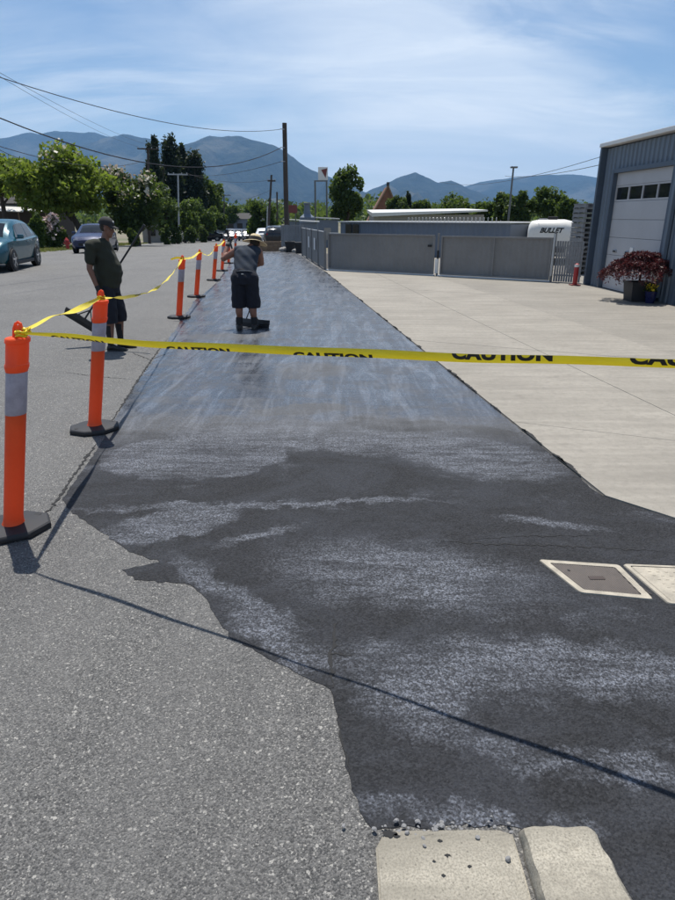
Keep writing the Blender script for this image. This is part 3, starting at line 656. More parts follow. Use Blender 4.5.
for k, (px, Y, top, hw, mt, lb) in enumerate([
        (398, 80, 197, 12, 'leafB', 'dark tree beside the brown pointed roof'),
        (408, 84, 195, 4, 'leafC', 'thin dark spire shaped tree behind the white roof'),
        (421, 84, 199, 12, 'leafD', 'low green tree behind the middle of the white roof'),
        (455, 80, 193, 20, 'leafD', 'round topped green tree behind the end of the white roof'),
        (487, 70, 201, 15, 'leafD', 'short green tree between the white roof and the lamp pole'),
        (506, 62, 191, 16, 'leafB', 'dark tree standing right behind the tall lamp pole'),
        (520, 60, 188, 15, 'leafB', 'tall dark tree between the lamp pole and the travel trailer'),
        (549, 62, 188, 20, 'leafD', 'leafy tree rising behind the travel trailer'),
        (571, 58, 200, 14, 'leafB', 'dark tree between the travel trailer and the pallet stack')]):
    tree('yard_tree', lb, px, Y, top, 228, hw, mt, 4200, .15, clumps=30, group='trees behind the yard', kind='column' if hw < 5 else 'round', seed=60 + k, depth=.8)
tree('conifer', 'small dark conifer at the edge of the mountain foot above the house', 0, 120, 170, 226, 8, 'leafC', 3000, .25, 'tree', 'cone', 40, seed=80)

def shrub(label, px, Y, top, hw, mat, n, leaf, seed, bloom=None, group=None, bot=None):
    rs = np.random.default_rng(seed); X = at(px, 230, Y).x; g = onground(X, Y); zt = at(px, top, Y).z - g.z; rx = at(px + hw, 230, Y).x - X
    root = empty('shrub', g); tag(root, label, 'shrub', group)
    P = crown_points((0, 0, zt * .48), (rx, rx * .7, zt * .54), n, rs, clumps=24); P[:, 2] = np.maximum(P[:, 2], .03)
    link_mesh('foliage', leaf_mesh('foliage', P, leaf, rs), mat, root)
    if bloom: tag(link_mesh('flower', leaf_mesh('flower', crown_tops(P, bloom[1], rs) + np.array([0, -.06, .05]), leaf * 1.1, rs, .9), bloom[0], root), kind='stuff')
    mb = MB()
    for k in range(5):
        an = k * 1.3; mb.tube([(0, 0, -.05), (math.cos(an) * rx * .3, math.sin(an) * rx * .3, zt * .5)], [.035, .012], 5)
    mb.build('stem', 'bark', root)
shrub('rhododendron bush with pale pink flowers beside the fire hydrant', 52, 47, 213, 15, 'leafB', 4500, .10, 90, ('pink', .10))
shrub('plain green bush between the teal car and the flowering bush', 35, 45, 214, 10, 'leafD', 3000, .10, 91)
SB = 'low shrubs along the far kerb'
for k, (px, Y, top, hw, lb) in enumerate([(132, 52, 229, 6, 'dark low shrub in the dry verge beside the blue car'), (165, 62, 226, 6, 'clipped dark shrub under the wooden pole tree'), (176, 66, 225, 7, 'clipped shrub next to the small white van'), (190, 72, 225, 7, 'clipped shrub below the bushy green trees'), (202, 78, 225, 6, 'last clipped shrub before the far black car')]):
    shrub(lb, px, Y, top, hw, 'leafB', 1800, .09, 100 + k, group=SB)
# the wooded valley floor beyond the street: one mass of crowns nobody could count
rs = np.random.default_rng(77); PP = []
for k in range(520):
    Yw = rs.uniform(190, 700); Xw = rs.uniform(-.62, .62) * Yw; hgt = rs.uniform(4, 9) * (1 + Yw / 900); wd_ = rs.uniform(4, 9) * (1 + Yw / 900)
    d = rs.standard_normal((120, 3)); d /= np.linalg.norm(d, axis=1)[:, None]; PP.append(np.array([Xw, Yw, -1.9 + hgt * .5]) + d * np.array([wd_, wd_, hgt * .5]) * (rs.random((120, 1)) ** .35))
o = link_mesh('woodland', leaf_mesh('woodland', np.concatenate(PP), .75, rs, .8), 'leafB'); tag(o, 'dark green wooded belt across the valley floor below the mountains', 'woodland', kind='stuff')
# grass on the verge
rs = np.random.default_rng(5); n = 9000; pu = rs.uniform(-16, -11.7, n); pv = rs.uniform(36, 75, n)
mb_v = []
P = np.array([tuple(uv(a, b, gz(b) + 0.03)) for a, b in zip(pu, pv)])
o = link_mesh('grass', leaf_mesh('grass', P, 0.09, rs, .25, 0.0), 'grass'); tag(o, 'dry green grass tufts growing on the street verge', 'grass', kind='stuff')
sheet('driveway_apron', [-19.5, -11.55], [28, 32, 44], 0.001, 'asphalt')

# potted japanese maple
pot = gr(636, 301); pot_z = 0.004
pl = empty('planter', (pot.x, pot.y, pot_z)); tag(pl, 'dark square tapered planter standing against the building', 'planter')
mb = MB(); mb.ring_loft([[(sx * a, sy * a, z) for sx, sy in ((-1, -1), (1, -1), (1, 1), (-1, 1))] for a, z in ((.19, 0), (.225, .36), (.24, .36), (.24, .40), (.205, .40), (.20, .36))]); mb.build('pot', 'planter', pl)
MB().box((0, 0, .355), (.40, .40, .02)).build('soil', 'soil', pl)
mp = empty('maple_tree', (pot.x, pot.y, pot_z + .36)); tag(mp, 'weeping dark red laceleaf maple growing in the planter', 'tree')
mb = MB(); mb.tube([(0, 0, -.02), (.01, 0, .15), (-.02, .02, .3), (.02, 0, .42)], [.028, .022, .02, .016], 8)
for k in range(9):
    an = k * .7; mb.tube([(0, 0, .3 + .01 * k), (math.cos(an) * .25, math.sin(an) * .25, .46), (math.cos(an) * .52, math.sin(an) * .45, .36)], [.012, .008, .003], 5)
mb.build('trunk', 'bark', mp)
rs = np.random.default_rng(9); n = 13000; an = rs.uniform(0, 2 * PI, n); rad = np.sqrt(rs.random(n)); lump = 1 + .16 * np.sin(an * 3 + 1) + .1 * np.sin(an * 7)
lay = rs.choice([0, 1, 2], n, p=[.45, .35, .2]); rr_ = rad * np.array([.80, .6, .36])[lay] * lump
zz_ = np.array([.50, .57, .64])[lay] - (rr_ / .8) ** 2 * .24 - rs.random(n) ** 2 * .13 * (0.4 + rr_) + rs.normal(0, .014, n)
link_mesh('crown', leaf_mesh('crown', np.stack([np.cos(an) * rr_, np.sin(an) * rr_ * .8, zz_ - .02], 1), .036, rs, .35), 'leafR', mp)
b2 = empty('flower_pot', (pot.x + .12, pot.y - .36, pot_z)); tag(b2, 'small cobalt blue pot with yellow flowers beside the planter', 'pot')
MB().lathe([(.085, 0), (.115, .2), (.125, .24), (.105, .24), (.1, .2)], 16).build('pot', 'bluepot', b2, 40)
tag(link_mesh('flower', leaf_mesh('flower', rs.normal(0, .05, (120, 3)) + np.array([0, 0, .32]), .02, rs, .9), 'yellowflower', b2), kind='stuff')
link_mesh('foliage', leaf_mesh('foliage', rs.normal(0, .05, (200, 3)) + np.array([0, 0, .27]), .025, rs, .5), 'leafD', b2)

# ------------------------------------------------------------------ metal workshop
A = Vector((6.39, 17.03, 0.004)); dF = Vector((0.18, -4.01, 0)).normalized(); rzF = math.atan2(dF.y, dF.x)
ws = empty('workshop', A, rzF); tag(ws, 'blue grey metal workshop with tall overhead doors and pale roof edge', 'building')
HT = 3.32; BL = 11.0
MB().box((BL / 2, 4.1, HT / 2), (BL, 7.6, HT - .02)).build('core', 'bluedark', ws)
def siding(x0, x1, z0, z1, y=0.0, pitch=.19, mat='bluesteel', parent=ws, name='siding'):
    mb = MB(); pr = []; x = x0
    while x < x1 - 1e-6:
        for a, b in ((0, 0), (.07, 0), (.09, -.03), (.16, -.03), (.18, 0)):
            if x + a <= x1: pr.append((x + a, y + b))
        x += pitch
    pr.append((x1, y))
    vs = [(a, b, z) for z in (z0, z1) for a, b in pr]; n = len(pr)
    mb.add(vs, [(i, i + 1, n + i + 1, n + i) for i in range(n - 1)]); return mb.build(name, mat, parent)
siding(0.0, .62, 0, HT - .08, .26); siding(.62, 3.40, 2.74, HT - .08, .26); siding(3.40, 4.06, 0, HT - .08, .26); siding(4.06, 6.86, 2.74, HT - .08, .26); siding(6.86, BL, 0, HT - .08, .26)
for x0, x1 in ((.62, 3.40), (4.06, 6.86)):
    MB().box((x0 + .03, .235, 1.37), (.09, .13, 2.74)).build('door_jamb', 'bluedark', ws); MB().box((x1 - .03, .235, 1.37), (.09, .13, 2.74)).build('door_jamb', 'bluedark', ws)
    MB().box(((x0 + x1) / 2, .235, 2.70), (x1 - x0 - .15, .12, .09)).build('door_header', 'bluedark', ws)
MB().box((-.02, .20, HT / 2 - .022), (.09, .2, HT - .05), bev=.008).build('corner_trim', 'bluedark', ws)
MB().box((BL / 2, .19, HT), (BL + .14, .24, .09), bev=.01).build('fascia', 'roofmetal', ws)
MB().box((BL / 2, 4.2, HT + .02), (BL + .2, 7.9, .06)).build('roof', 'roofmetal', ws)
dp = MB(); dp.box((3.52, .17, 1.7), (.09, .08, 3.1), bev=.01); dp.box((3.52, .13, .12), (.09, .16, .08)); dp.build('downspout', 'bluesteel', ws)
for x0, x1 in ((.70, 3.32), (4.14, 6.78)):
    zs = [0.01, .405, .81, 1.215, 1.62, 2.02, 2.37, 2.655]; dr = MB().box(((x0 + x1) / 2, .295, .02), (x1 - x0, .03, .03)).build('overhead_door', 'rubber', ws)
    for k in range(7):
        z0, z1 = zs[k], zs[k + 1]
        sec = MB()
        if k == 5:
            sec.box(((x0 + x1) / 2, .30, z0 + .022), (x1 - x0, .05, .036)); sec.box(((x0 + x1) / 2, .30, z1 - .02), (x1 - x0, .05, .034))
            wdt = (x1 - x0) / 4
            for j in range(5): sec.box((x0 + .025 + (x1 - x0 - .05) * j / 4, .30, (z0 + z1) / 2), (.045, .05, z1 - z0 - .08))
            sec.build('door_section', 'doorwhite', dr)
            for j in range(4):
                MB().box((x0 + .025 + (x1 - x0 - .05) * (j + .5) / 4, .305, (z0 + z1) / 2), (wdt - .06, .012, z1 - z0 - .085)).build('pane', 'glass', dr)
        else:
            sec.box(((x0 + x1) / 2, .30, (z0 + z1) / 2), (x1 - x0, .05, z1 - z0 - .007), bev=.006)
            for j in range(3): sec.box(((x0 + x1) / 2, .276, z0 + (z1 - z0) * (j + .5) / 3), (x1 - x0 - .04, .006, .022))
            sec.build('door_section', 'doorwhite', dr)
    for j in range(3):
        lh = MB(); lh.box((x0 + .42 + j * .62, .262, .90), (.17, .02, .065), bev=.009); lh.build('lift_handle', 'galv', dr)
        MB().box((x0 + .42 + j * .62, .2505, .90), (.13, .006, .035)).build('handle_slot', 'dark', dr)
MB().box((1.95, .262, .93), (.15, .012, .18)).build('notice', 'white', ws)
# ------------------------------------------------------------------ gates, fences
gA = Vector((-0.35, 22.02, 0.006)); gB = Vector((6.0, 17.84, 0.006)); dG = (gB - gA).normalized(); rzG = math.atan2(dG.y, dG.x)
def corr_panel(x0, x1, z0, z1, y=0, pitch=.075, dep=.007):
    mb = MB(); n = int((x1 - x0) / pitch) * 2; xs = [x0 + (x1 - x0) * i / n for i in range(n + 1)]
    vs = [(x, y + (dep if i % 4 in (1, 2) else 0), z) for z in (z0, z1) for i, x in enumerate(xs)]; m = n + 1
    mb.add(vs, [(i, i + 1, m + i + 1, m + i) for i in range(n)])
    return mb
def gate(label, s0, s1, splits, h0, h1):
    g = empty('sliding_gate', gA + dG * s0, rzG); tag(g, label, 'gate'); L = s1 - s0
    xs = [0] + [q - s0 for q in splits] + [L]
    for a, b in zip(xs, xs[1:]): corr_panel(a + .03, b - .03, .07, h0 - .03).build('panel', 'gate', g)
    fr = MB(); fr.box((L / 2, -.015, h0 - .02), (L, .05, .045)); fr.box((L / 2, -.015, .06), (L, .05, .05)); fr.build('frame', 'gate', g)
    for x in xs: MB().box((min(max(x, .025), L - .025), -.012, h0 / 2 + .02), (.05, .055, h0 - .06)).build('stile', 'gate', g)
    MB().box((L / 2, -.05, .012), (L + .1, .09, .03)).build('track', 'white', g)
    return g
g1 = gate('plain grey sliding gate leaf adjoining the slanted side fence', .06, 3.93, [], 1.17, 1.17)
g2_ = gate('grey sliding gate leaf with two panels beside the picket fence', 4.14, 7.42, [5.78], 1.15, 1.15)
MB().box((3.72, -.045, .86), (.13, .012, .06)).build('plate', 'dark', g1)
MB().box((.2, .05, 1.17), (.35, .05, .03)).build('roller_guide', 'white', g1)
gp = empty('gate_post', gA + dG * 4.04, rzG); tag(gp, 'slim galvanised gate post between the two gate leaves', 'post')
MB().tube([(0, 0, 0), (0, 0, 1.22)], .035, 10).build('post', 'gate', gp, 40); MB().box((.0, -.05, .28), (.085, .05, .42)).build('latch_box', 'white', gp); MB().box((.03, -.05, .62), (.05, .05, .22)).build('latch', 'dark', gp)
gp2 = empty('gate_post', gA + dG * 7.47, rzG); tag(gp2, 'grey gate post where the gate meets the picket fence', 'post')
MB().tube([(0, 0, 0), (0, 0, 1.3)], .04, 10).build('post', 'gate', gp2, 40); MB().box((0, -.05, .7), (.05, .04, 1.1)).build('guide_rail', 'galv', gp2)
pf = empty('picket_fence', gA + dG * 7.53, rzG); tag(pf, 'short silver vertical picket fence between gate and workshop', 'fence')
for k in range(11): MB().box((.03 + k * .066, 0, .54), (.05, .025, 1.06), bev=.004).build('picket', 'fencegrey', pf)
for z in (.18, .9): MB().box((.36, .03, z), (.74, .02, .045)).build('rail', 'galv', pf)
# side fence running back from the gate
sA = Vector((-0.42, 22.1, 0.006)); sB = Vector((-1.62, 30.4, 0.006)); dS = (sB - sA).normalized(); rzS = math.atan2(dS.y, dS.x); LS = (sB - sA).length
sf = empty('side_fence', sA, rzS); tag(sf, 'grey panel fence with two pale notices leading back along the street', 'fence')
xs = [0, 1.9, 4.1, 6.3, LS]
for a, b in zip(xs, xs[1:]):
    corr_panel(a + .05, b - .05, .04, 1.19, pitch=.09).build('panel', 'gate', sf); MB().box(((a + b) / 2, 0, 1.205), (b - a - .08, .06, .03)).build('top_rail', 'galv', sf)
for x in xs: MB().box((x, 0, .62), (.08, .08, 1.26)).build('post', 'gate', sf)
for x in (2.9, 5.0): MB().box((x, .035, .72), (.5, .012, .42)).build('notice', 'white', sf)
# boarded fence beyond
bf = empty('board_fence', (-2.95, 34.6, -.02), -.5); tag(bf, 'pale grey upright board fence behind the utility pole', 'fence')
for k in range(9): MB().box((.08 + k * .155, 0, .66), (.145, .03, 1.28 + .02 * (k % 3)), bev=.006).build('board', 'fencegrey', bf)
for z in (.3, 1.1): MB().box((.7, .03, z), (1.4, .03, .08)).build('rail', 'fencegrey', bf)
# clutter by the pole
for x, y, lb in ((-2.42, 33.7, 'black bin beside the foot of the thick utility pole'), (-1.86, 32.6, 'black bin at the end of the grey panel fence')):
    bn = empty('rubbish_bin', (x, y, 0)); tag(bn, lb, 'bin', 'black bins by the fence')
    mb = MB(); mb.ring_loft([[(sx * a, sy * a, z) for sx, sy in ((-1, -1), (1, -1), (1, 1), (-1, 1))] for a, z in ((.17, 0), (.24, .42), (.25, .42), (.25, .47))]); mb.build('body', 'rubber', bn); MB().box((0, 0, .49), (.52, .52, .05), bev=.015).build('lid', 'rubber', bn)
for x, y, r, lb in ((-2.78, 34.0, .20, 'pale boulder in front of the utility pole foot'), (-2.12, 33.2, .15, 'small pale boulder between the two black bins')):
    bm = bmesh.new(); bmesh.ops.create_icosphere(bm, subdivisions=3, radius=r)
    for v in bm.verts: v.co = Vector((v.co.x * 1.25, v.co.y, v.co.z * .7)) * (1 + rr.uniform(-.08, .08))
    me = bpy.data.meshes.new('boulder'); bm.to_mesh(me); bm.free(); o = link_mesh('boulder', me, 'wallgrey'); o.location = (x, y, r * .5); tag(o, lb, 'boulder', 'boulders by the fence')
ct = empty('crate', (-3.55, 34.9, -.04), AX); tag(ct, 'brown plank box standing behind the worker in the straw hat', 'box')
for k in range(4): MB().box((0, -.3, .08 + k * .125), (1.15, .03, .118), bev=.006).build('plank', 'wood', ct); MB().box((0, .3, .08 + k * .125), (1.15, .03, .118), bev=.006).build('plank', 'wood', ct)
for x in (-.56, .56): MB().box((x, 0, .27), (.03, .57, .5)).build('end_panel', 'wood', ct)
MB().box((0, 0, .44), (1.05, .55, .03)).build('soil', 'soil', ct)
rl = empty('rail_fence', (-5.0, 41, gz(41) - .01), AX + PI / 2); tag(rl, 'low brown wooden rail beyond the plank box', 'fence')
for x in (0, 1.5, 3, 4.5): MB().box((x, 0, .3), (.1, .1, .62)).build('post', 'wood', rl)
for z in (.25, .5): MB().box((2.25, -.07, z), (4.6, .04, .12)).build('rail', 'wood', rl)
# bollard
bo = empty('bollard', (6.2, 16.9, 0.004)); tag(bo, 'red steel bollard on a square foot beside the picket fence', 'bollard')
MB().lathe([(.058, .02), (.058, .50), (.05, .53), (.02, .55)], 14).build('tube', 'red', bo, 40); MB().box((0, 0, .012), (.24, .24, .024)).build('foot_plate', 'signred', bo); MB().lathe([(.061, .46), (.061, .52)], 14).build('cap_band', 'white', bo, 40)
# yard building behind the gates
wA = Vector((.15, 33, 0)); wB = Vector((7.0, 27, 0)); dW = (wB - wA).normalized()
yb = empty('storage_shed', wA, math.atan2(dW.y, dW.x)); tag(yb, 'long low blue grey corrugated shed behind the sliding gates', 'shed'); Lw = (wB - wA).length
corr_panel(.0, Lw, 0, 1.44, pitch=.14, dep=.03).build('wall', 'wallblue', yb)
MB().box((Lw / 2, 1.2, .70), (Lw - .04, 2.3, 1.4)).build('core', 'wallblue', yb); MB().box((Lw / 2, 1.15, 1.465), (Lw + .1, 2.6, .05)).build('roof_edge', 'roofmetal', yb)
for x in (.55, 1.0): MB().box((x, -.03, 1.0), (.36, .04, .7)).build('opening', 'glass', yb)
mb = MB(); pts = [(3.9 + t * 4.6, .2 + .11 * math.cos(t * 2 * PI * 24), 1.56 + .11 * math.sin(t * 2 * PI * 24)) for t in np.linspace(0, 1, 420)]; mb.tube(pts, .006, 4); mb.build('razor_wire', 'galv', yb)
# white roofed hall
h0, h1 = at(372, 215, 50), at(487, 211, 50)
hl = empty('warehouse', (h0.x, 50, -.45)); tag(hl, 'low pale warehouse with broad white metal roof behind the yard', 'building'); Lh = h1.x - h0.x
MB().box((Lh / 2, 4, 1.15), (Lh - .3, 7.6, 2.3)).build('wall', 'wallgrey', hl)
mb = MB(); mb.add([(0, -.3, 2.15), (Lh, -.3, 2.52), (Lh, 8.6, 2.72), (0, 8.6, 2.5), (0, -.3, 2.42), (Lh, -.3, 2.62), (Lh, 8.6, 2.82), (0, 8.6, 2.72)], [(0, 1, 2, 3), (4, 5, 6, 7), (0, 1, 5, 4), (1, 2, 6, 5), (2, 3, 7, 6), (3, 0, 4, 7)]); mb.build('roof', 'roofmetal', hl)
# brown pointed roof
tp, bl_, br_ = at(388, 186, 95), at(371, 218, 95), at(402, 214, 95)
pr = empty('pointed_roof_house', (tp.x, 95, gz(95))); tag(pr, 'house with steep brown shingle gable roof rising over the yard', 'house')
mb = MB(); zt = tp.z - gz(95); wr_ = 3.4
mb.add([(-wr_, 0, 1.4), (wr_ * .85, 0, 1.4), (0, 0, zt), (-wr_, 7, 1.4), (wr_ * .85, 7, 1.4), (0, 7, zt)], [(0, 1, 2), (3, 5, 4), (0, 2, 5, 3), (1, 4, 5, 2), (0, 3, 4, 1)]); mb.build('roof', 'brick', pr)
MB().box((-.2, 3.5, .7), (5.6, 6.6, 1.5)).build('wall', 'wallbrown', pr); MB().box((0, 0.2, zt + .1), (.35, .5, .8)).build('ridge_cap', 'roofdark', pr)
for s in (-1, 1): mb = MB(); a = Vector((s * wr_ * (1 if s < 0 else .85), -.06, 1.4)); b_ = Vector((0, -.06, zt)); mb.tube([a, b_], .12, 4); mb.build('barge_board', 'wood', pr)

# ------------------------------------------------------------------ travel trailer, pallets
rv = empty('travel_trailer', (at(551, 230, 24.5).x, 24.5, 0)); rv.rotation_euler.z = -math.atan2(at(551, 230, 24.5).x, 24.5); tag(rv, 'white travel trailer with rounded front cap parked behind the gate', 'trailer')
def rv_ring(y, z0, zt, hw):
    o = []
    for x, z in ((-1, 0), (1, 0), (1, .72), (.97, .86), (.88, .96), (.6, 1.0), (-.6, 1.0), (-.88, .96), (-.97, .86), (-1, .72)): o.append((x * hw, y, z0 + (zt - z0) * z))
    return o
mb = MB(); mb.ring_loft([rv_ring(.0, .38, 1.22, .74), rv_ring(.03, .33, 1.38, .79), rv_ring(.16, .3, 1.53, .82), rv_ring(.4, .28, 1.585, .83), rv_ring(4.4, .28, 1.585, .83)]); rb = mb.build('body', 'offwhite', rv, 40)
mb = MB(); mb.box((.02, .9, 1.64), (.36, .55, .11), bev=.03); mb.build('air_conditioner', 'dark', rv, 40); MB().box((-.32, .8, 1.61), (.3, .3, .05)).build('roof_vent', 'lamp', rv)
for s in (-1, 1):
    for y in (2.3, 2.9):
        wl = MB().lathe([(.2, -.08), (.235, -.06), (.235, .06), (.2, .08)], 18, (s * .76, y, .235), Matrix.Rotation(PI / 2, 3, 'Y')).build('wheel', 'tyre', rv, 40)
        MB().lathe([(.13, 0), (.13, .02)], 14, (s * .84, y, .235), Matrix.Rotation(PI / 2, 3, 'Y')).build('rim', 'rim', wl)
mb = MB(); mb.tube([(-.3, .2, .35), (0, -.8, .3)], .03, 6); mb.tube([(.3, .2, .35), (0, -.8, .3)], .03, 6); mb.tube([(0, -.75, 0), (0, -.75, .4)], .025, 6); mb.build('tow_hitch', 'dark', rv)
MB().box((0, -.02, .55), (1.1, .02, .22)).build('front_skirt', 'cargrey', rv)
def text_mesh(body, size, bold=0.0, shear=0.0, align='CENTER', clip=None, spacing=1.0):
    cu = bpy.data.curves.new('t', 'FONT'); cu.body = body; cu.size = size; cu.offset = bold; cu.shear = shear; cu.align_x = align; cu.space_character = spacing; cu.resolution_u = 4
    me = baked(bpy.data.objects.new('t', cu))
    bm = bmesh.new(); bm.from_mesh(me)
    if clip:
        for z, s in ((clip[0], -1), (clip[1], 1)):
            bmesh.ops.bisect_plane(bm, geom=bm.verts[:] + bm.edges[:] + bm.faces[:], plane_co=(0, z, 0), plane_no=(0, s, 0), clear_outer=True)
    bmesh.ops.triangulate(bm, faces=bm.faces[:]); bm.to_mesh(me); bm.free(); me.materials.clear(); return me
tm = text_mesh('BULLET', .235, .010, .35)
for v in tm.vertices: v.co = Vector((v.co.x, -.004 + max(0, (v.co.y + 1.14 - 1.22)) * .19, v.co.y + 1.14))
for v in tm.vertices: v.co.y -= .004
link_mesh('lettering', tm, 'ink', rv)
base = at(584, 240, 20.5).x
pal = None
ORD = 'first second third fourth fifth sixth seventh eighth ninth tenth eleventh twelfth thirteenth fourteenth fifteenth'.split()
for k in range(15):
    z = k * .138
    if pal is None:
        pal = empty('pallet', (base, 20.5, z), .1)
        for j in range(5): MB().box((0, -.36 + j * .18, .118), (.56, .12, .018)).build('deck_board', 'fencegrey', pal)
        for x in (-.24, 0, .24): MB().box((x, 0, .064), (.05, .82, .088)).build('stringer', 'fencegrey', pal)
        for j in range(3): MB().box((0, -.36 + j * .36, .010), (.56, .10, .018)).build('bottom_board', 'fencegrey', pal)
        o = pal
    else: o = copy_tree(pal); o.location = (base + rr.uniform(-.008, .008), 20.5 + rr.uniform(-.01, .01), z); o.rotation_euler.z = .1 + rr.uniform(-.012, .012)
    tag(o, ('bottom pallet of the weathered stack behind the picket fence' if k == 0 else 'topmost pallet of the weathered stack behind the picket fence' if k == 14 else ORD[k] + ' pallet up from the bottom of the weathered stack behind the picket fence'), 'pallet', 'stacked pallets')

# ------------------------------------------------------------------ poles, wires, signs
def pole(name, label, px0, px1, Y, top, r0, r1, mat='polewood', arm=None, cat='pole'):
    b = onground(at(px0, 230, Y).x, Y); t = at(px1, top, Y) - b
    p = empty(name, b); tag(p, label, cat); MB().tube([(0, 0, -.3), tuple(t * .5), tuple(t)], [r0, (r0 + r1) / 2, r1], 12).build('shaft', mat, p, 50)
    if arm:
        for dz, L in arm:
            q = t + Vector((0, 0, -dz)); MB().box(tuple(q + Vector((0, -r1 - .06, 0))), (L, .1, .12), Matrix.Rotation(.25, 3, 'Z')).build('crossarm', mat, p)
            for s in (-.46, -.2, .2, .46):
                c_ = q + Matrix.Rotation(.25, 3, 'Z') @ Vector((s * L, 0, 0)) + Vector((0, -r1 - .06, .06)); MB().lathe([(.03, 0), (.05, .05), (.03, .12)], 8, tuple(c_)).build('insulator', 'galv', p)
    return p, b + t
pA, tA = pole('utility_pole', 'thick wooden utility pole beside the black bin and board fence', 286.5, 284.5, 35.75, 123, .135, .115)
for dz in (.3, 1.15, 1.8):
    q = tA - pA.location - Vector((0, 0, dz)); mb = MB(); mb.tube([q + Vector((0, -.1, 0)), q + Vector((-.22, -.1, .02))], .025, 6); mb.build('bracket', 'galv', pA)
pB, tB = pole('utility_pole', 'slim leaning wooden pole behind the plank box', 267, 271.5, 62, 175, .11, .09, arm=[(.5, .7)])
pC, tC = pole('utility_pole', 'wooden pole with crossarm rising behind the cream blossom tree', 148, 148, 70, 148, .16, .12, arm=[(.1, 2.0)])
pD, tD = pole('utility_pole', 'pale slim pole standing in front of the conifer clump', 178, 178, 70, 174, .10, .08, mat='galv', arm=[(.05, 2.0)])
pE, tE = pole('utility_pole', 'short pole behind the rounded green street tree', 277, 277, 85, 192, .12, .1)
pF, tF = pole('utility_pole', 'far wooden pole above the far parked vehicles', 224, 224, 120, 194, .13, .1, arm=[(.2, 2.4)])
pG, tG = pole('lamp_pole', 'tall dark lamp pole in front of the dark yard trees', 507, 513.5, 34, 168, .06, .045, mat='cargrey')
q = tG - pG.location; MB().box(tuple(q + Vector((.02, 0, .03))), (.34, .2, .08), bev=.02).build('lamp_head', 'cargrey', pG)
pH, tH = pole('utility_pole', 'short pale post beside the leaning wooden pole', 266, 267.5, 66, 206, .07, .06, mat='galv')
def wire(label, pts, r=.012):
    P = []
    pts = [Vector(p) for p in pts]
    for i in range(len(pts) - 1):
        a, b = pts[i], pts[i + 1]
        for k in range(24 if i == len(pts) - 2 or True else 0):
            t = k / 24; P.append((a, b, t))
    path = []
    for a, b, t in P: path.append(a.lerp(b, t) - Vector((0, 0, 4 * t * (1 - t) * wire.sag)))
    path.append(pts[-1]); mb = MB(); mb.tube(path, r, 5)
    o = mb.build('overhead_wire', 'wire', None, 60); tag(o, label, 'wire', 'overhead wires')
def W(label, a, b, sag, r=.012): wire.sag = sag; wire(label, [a, b], r)
off = Vector((-.22, -.1, 0))
W('overhead wire from the very top of the thick utility pole', tA + off - Vector((0, 0, .3)), at(-60, 57, 15), .55, .011)
W('overhead cable from the middle bracket of the thick utility pole', tA + off - Vector((0, 0, 1.15)), at(-60, 92, 17), 1.25, .018)
W('lowest overhead cable on the thick utility pole', tA + off - Vector((0, 0, 1.8)), at(178, 173, 70) + Vector((0, 0, 0)), .45, .012)
W('thin wire from the crossarm of the pole behind the blossom tree', tC + Vector((-.9, 0, .1)), at(-60, 40, 22), .4, .008)
W('second thin wire from the crossarm behind the blossom tree', tC + Vector((.9, 0, .1)), at(-40, 50, 22), .4, .008)
W('thin wire between the pale pole and the leaning pole', tD + Vector((.8, 0, .1)), tB - Vector((0, 0, .4)), .5, .012)
W('thin wire between the far pole and the leaning pole', tF, tB - Vector((0, 0, 1.2)), .8, .014)
W('upper wire from the lamp pole to the workshop wall', at(440, 182, 40), at(600, 157, 17.02), .35, .007)
W('lower wire from the lamp pole to the workshop wall', at(505, 176, 34), at(599, 165, 17.04), .12, .008)
W('dark service cable sloping down behind the light green tree', at(-60, 126, 30), at(140, 162, 68), .9, .02)
W('short dark cable crossing above the teal car', at(-60, 110, 26), at(30, 160, 60), .4, .02)

sg = empty('tall_sign', onground(at(321, 200, 78).x, 78)); tag(sg, 'white and red square sign raised on two tall legs', 'sign')
zt = at(321, 181, 78).z - sg.location.z; z2 = at(321, 168, 78).z - sg.location.z; dx = (at(327, 200, 78).x - at(315.5, 200, 78).x) / 2
for s in (-1, 1): MB().tube([(s * dx, 0, -.2), (s * dx, 0, zt)], .10, 8).build('leg', 'cargrey', sg, 50)
MB().box((0, 0, zt), (dx * 2 + .2, .14, .14)).build('crossbar', 'cargrey', sg); MB().box((.25, -.02, (zt + z2) / 2 + .1), (1.1, .22, z2 - zt), bev=.03).build('panel', 'white', sg)
mb = MB(); zc_ = (zt + z2) / 2 + .1; hh = (z2 - zt) / 2
mb.add([(.75, -.14, zc_ + hh * .8), (.05, -.14, zc_ + hh * .55), (.55, -.14, zc_ - hh * .7)], [(0, 1, 2)]); mb.build('emblem', 'signred', sg)
rs_ = empty('board_sign', onground(at(292, 205, 60).x, 60)); tag(rs_, 'dull red rectangular sign board behind the thick utility pole', 'sign')
a, b = at(288, 213, 60), at(298, 205, 60); MB().box((0, 0, (a.z + b.z) / 2 - rs_.location.z), (b.x - a.x, .12, b.z - a.z)).build('panel', 'signred', rs_)
for s in (-.3, .3): MB().tube([(s, .02, -.1), (s, .02, a.z - rs_.location.z + .1)], .05, 6).build('leg', 'cargrey', rs_)
cp = empty('vent_tower', onground(at(307, 205, 55).x, 55)); tag(cp, 'small dark louvred roof tower between the two signs', 'tower')
zt = at(307, 203, 55).z - cp.location.z
mb = MB(); mb.lathe([(.62, 0), (.62, zt - 1.1), (.3, zt - .85), (.24, zt - .5), (.22, zt - .15), (.3, zt - .1), (.3, zt)], 12); mb.build('stack', 'wallblue', cp, 30)
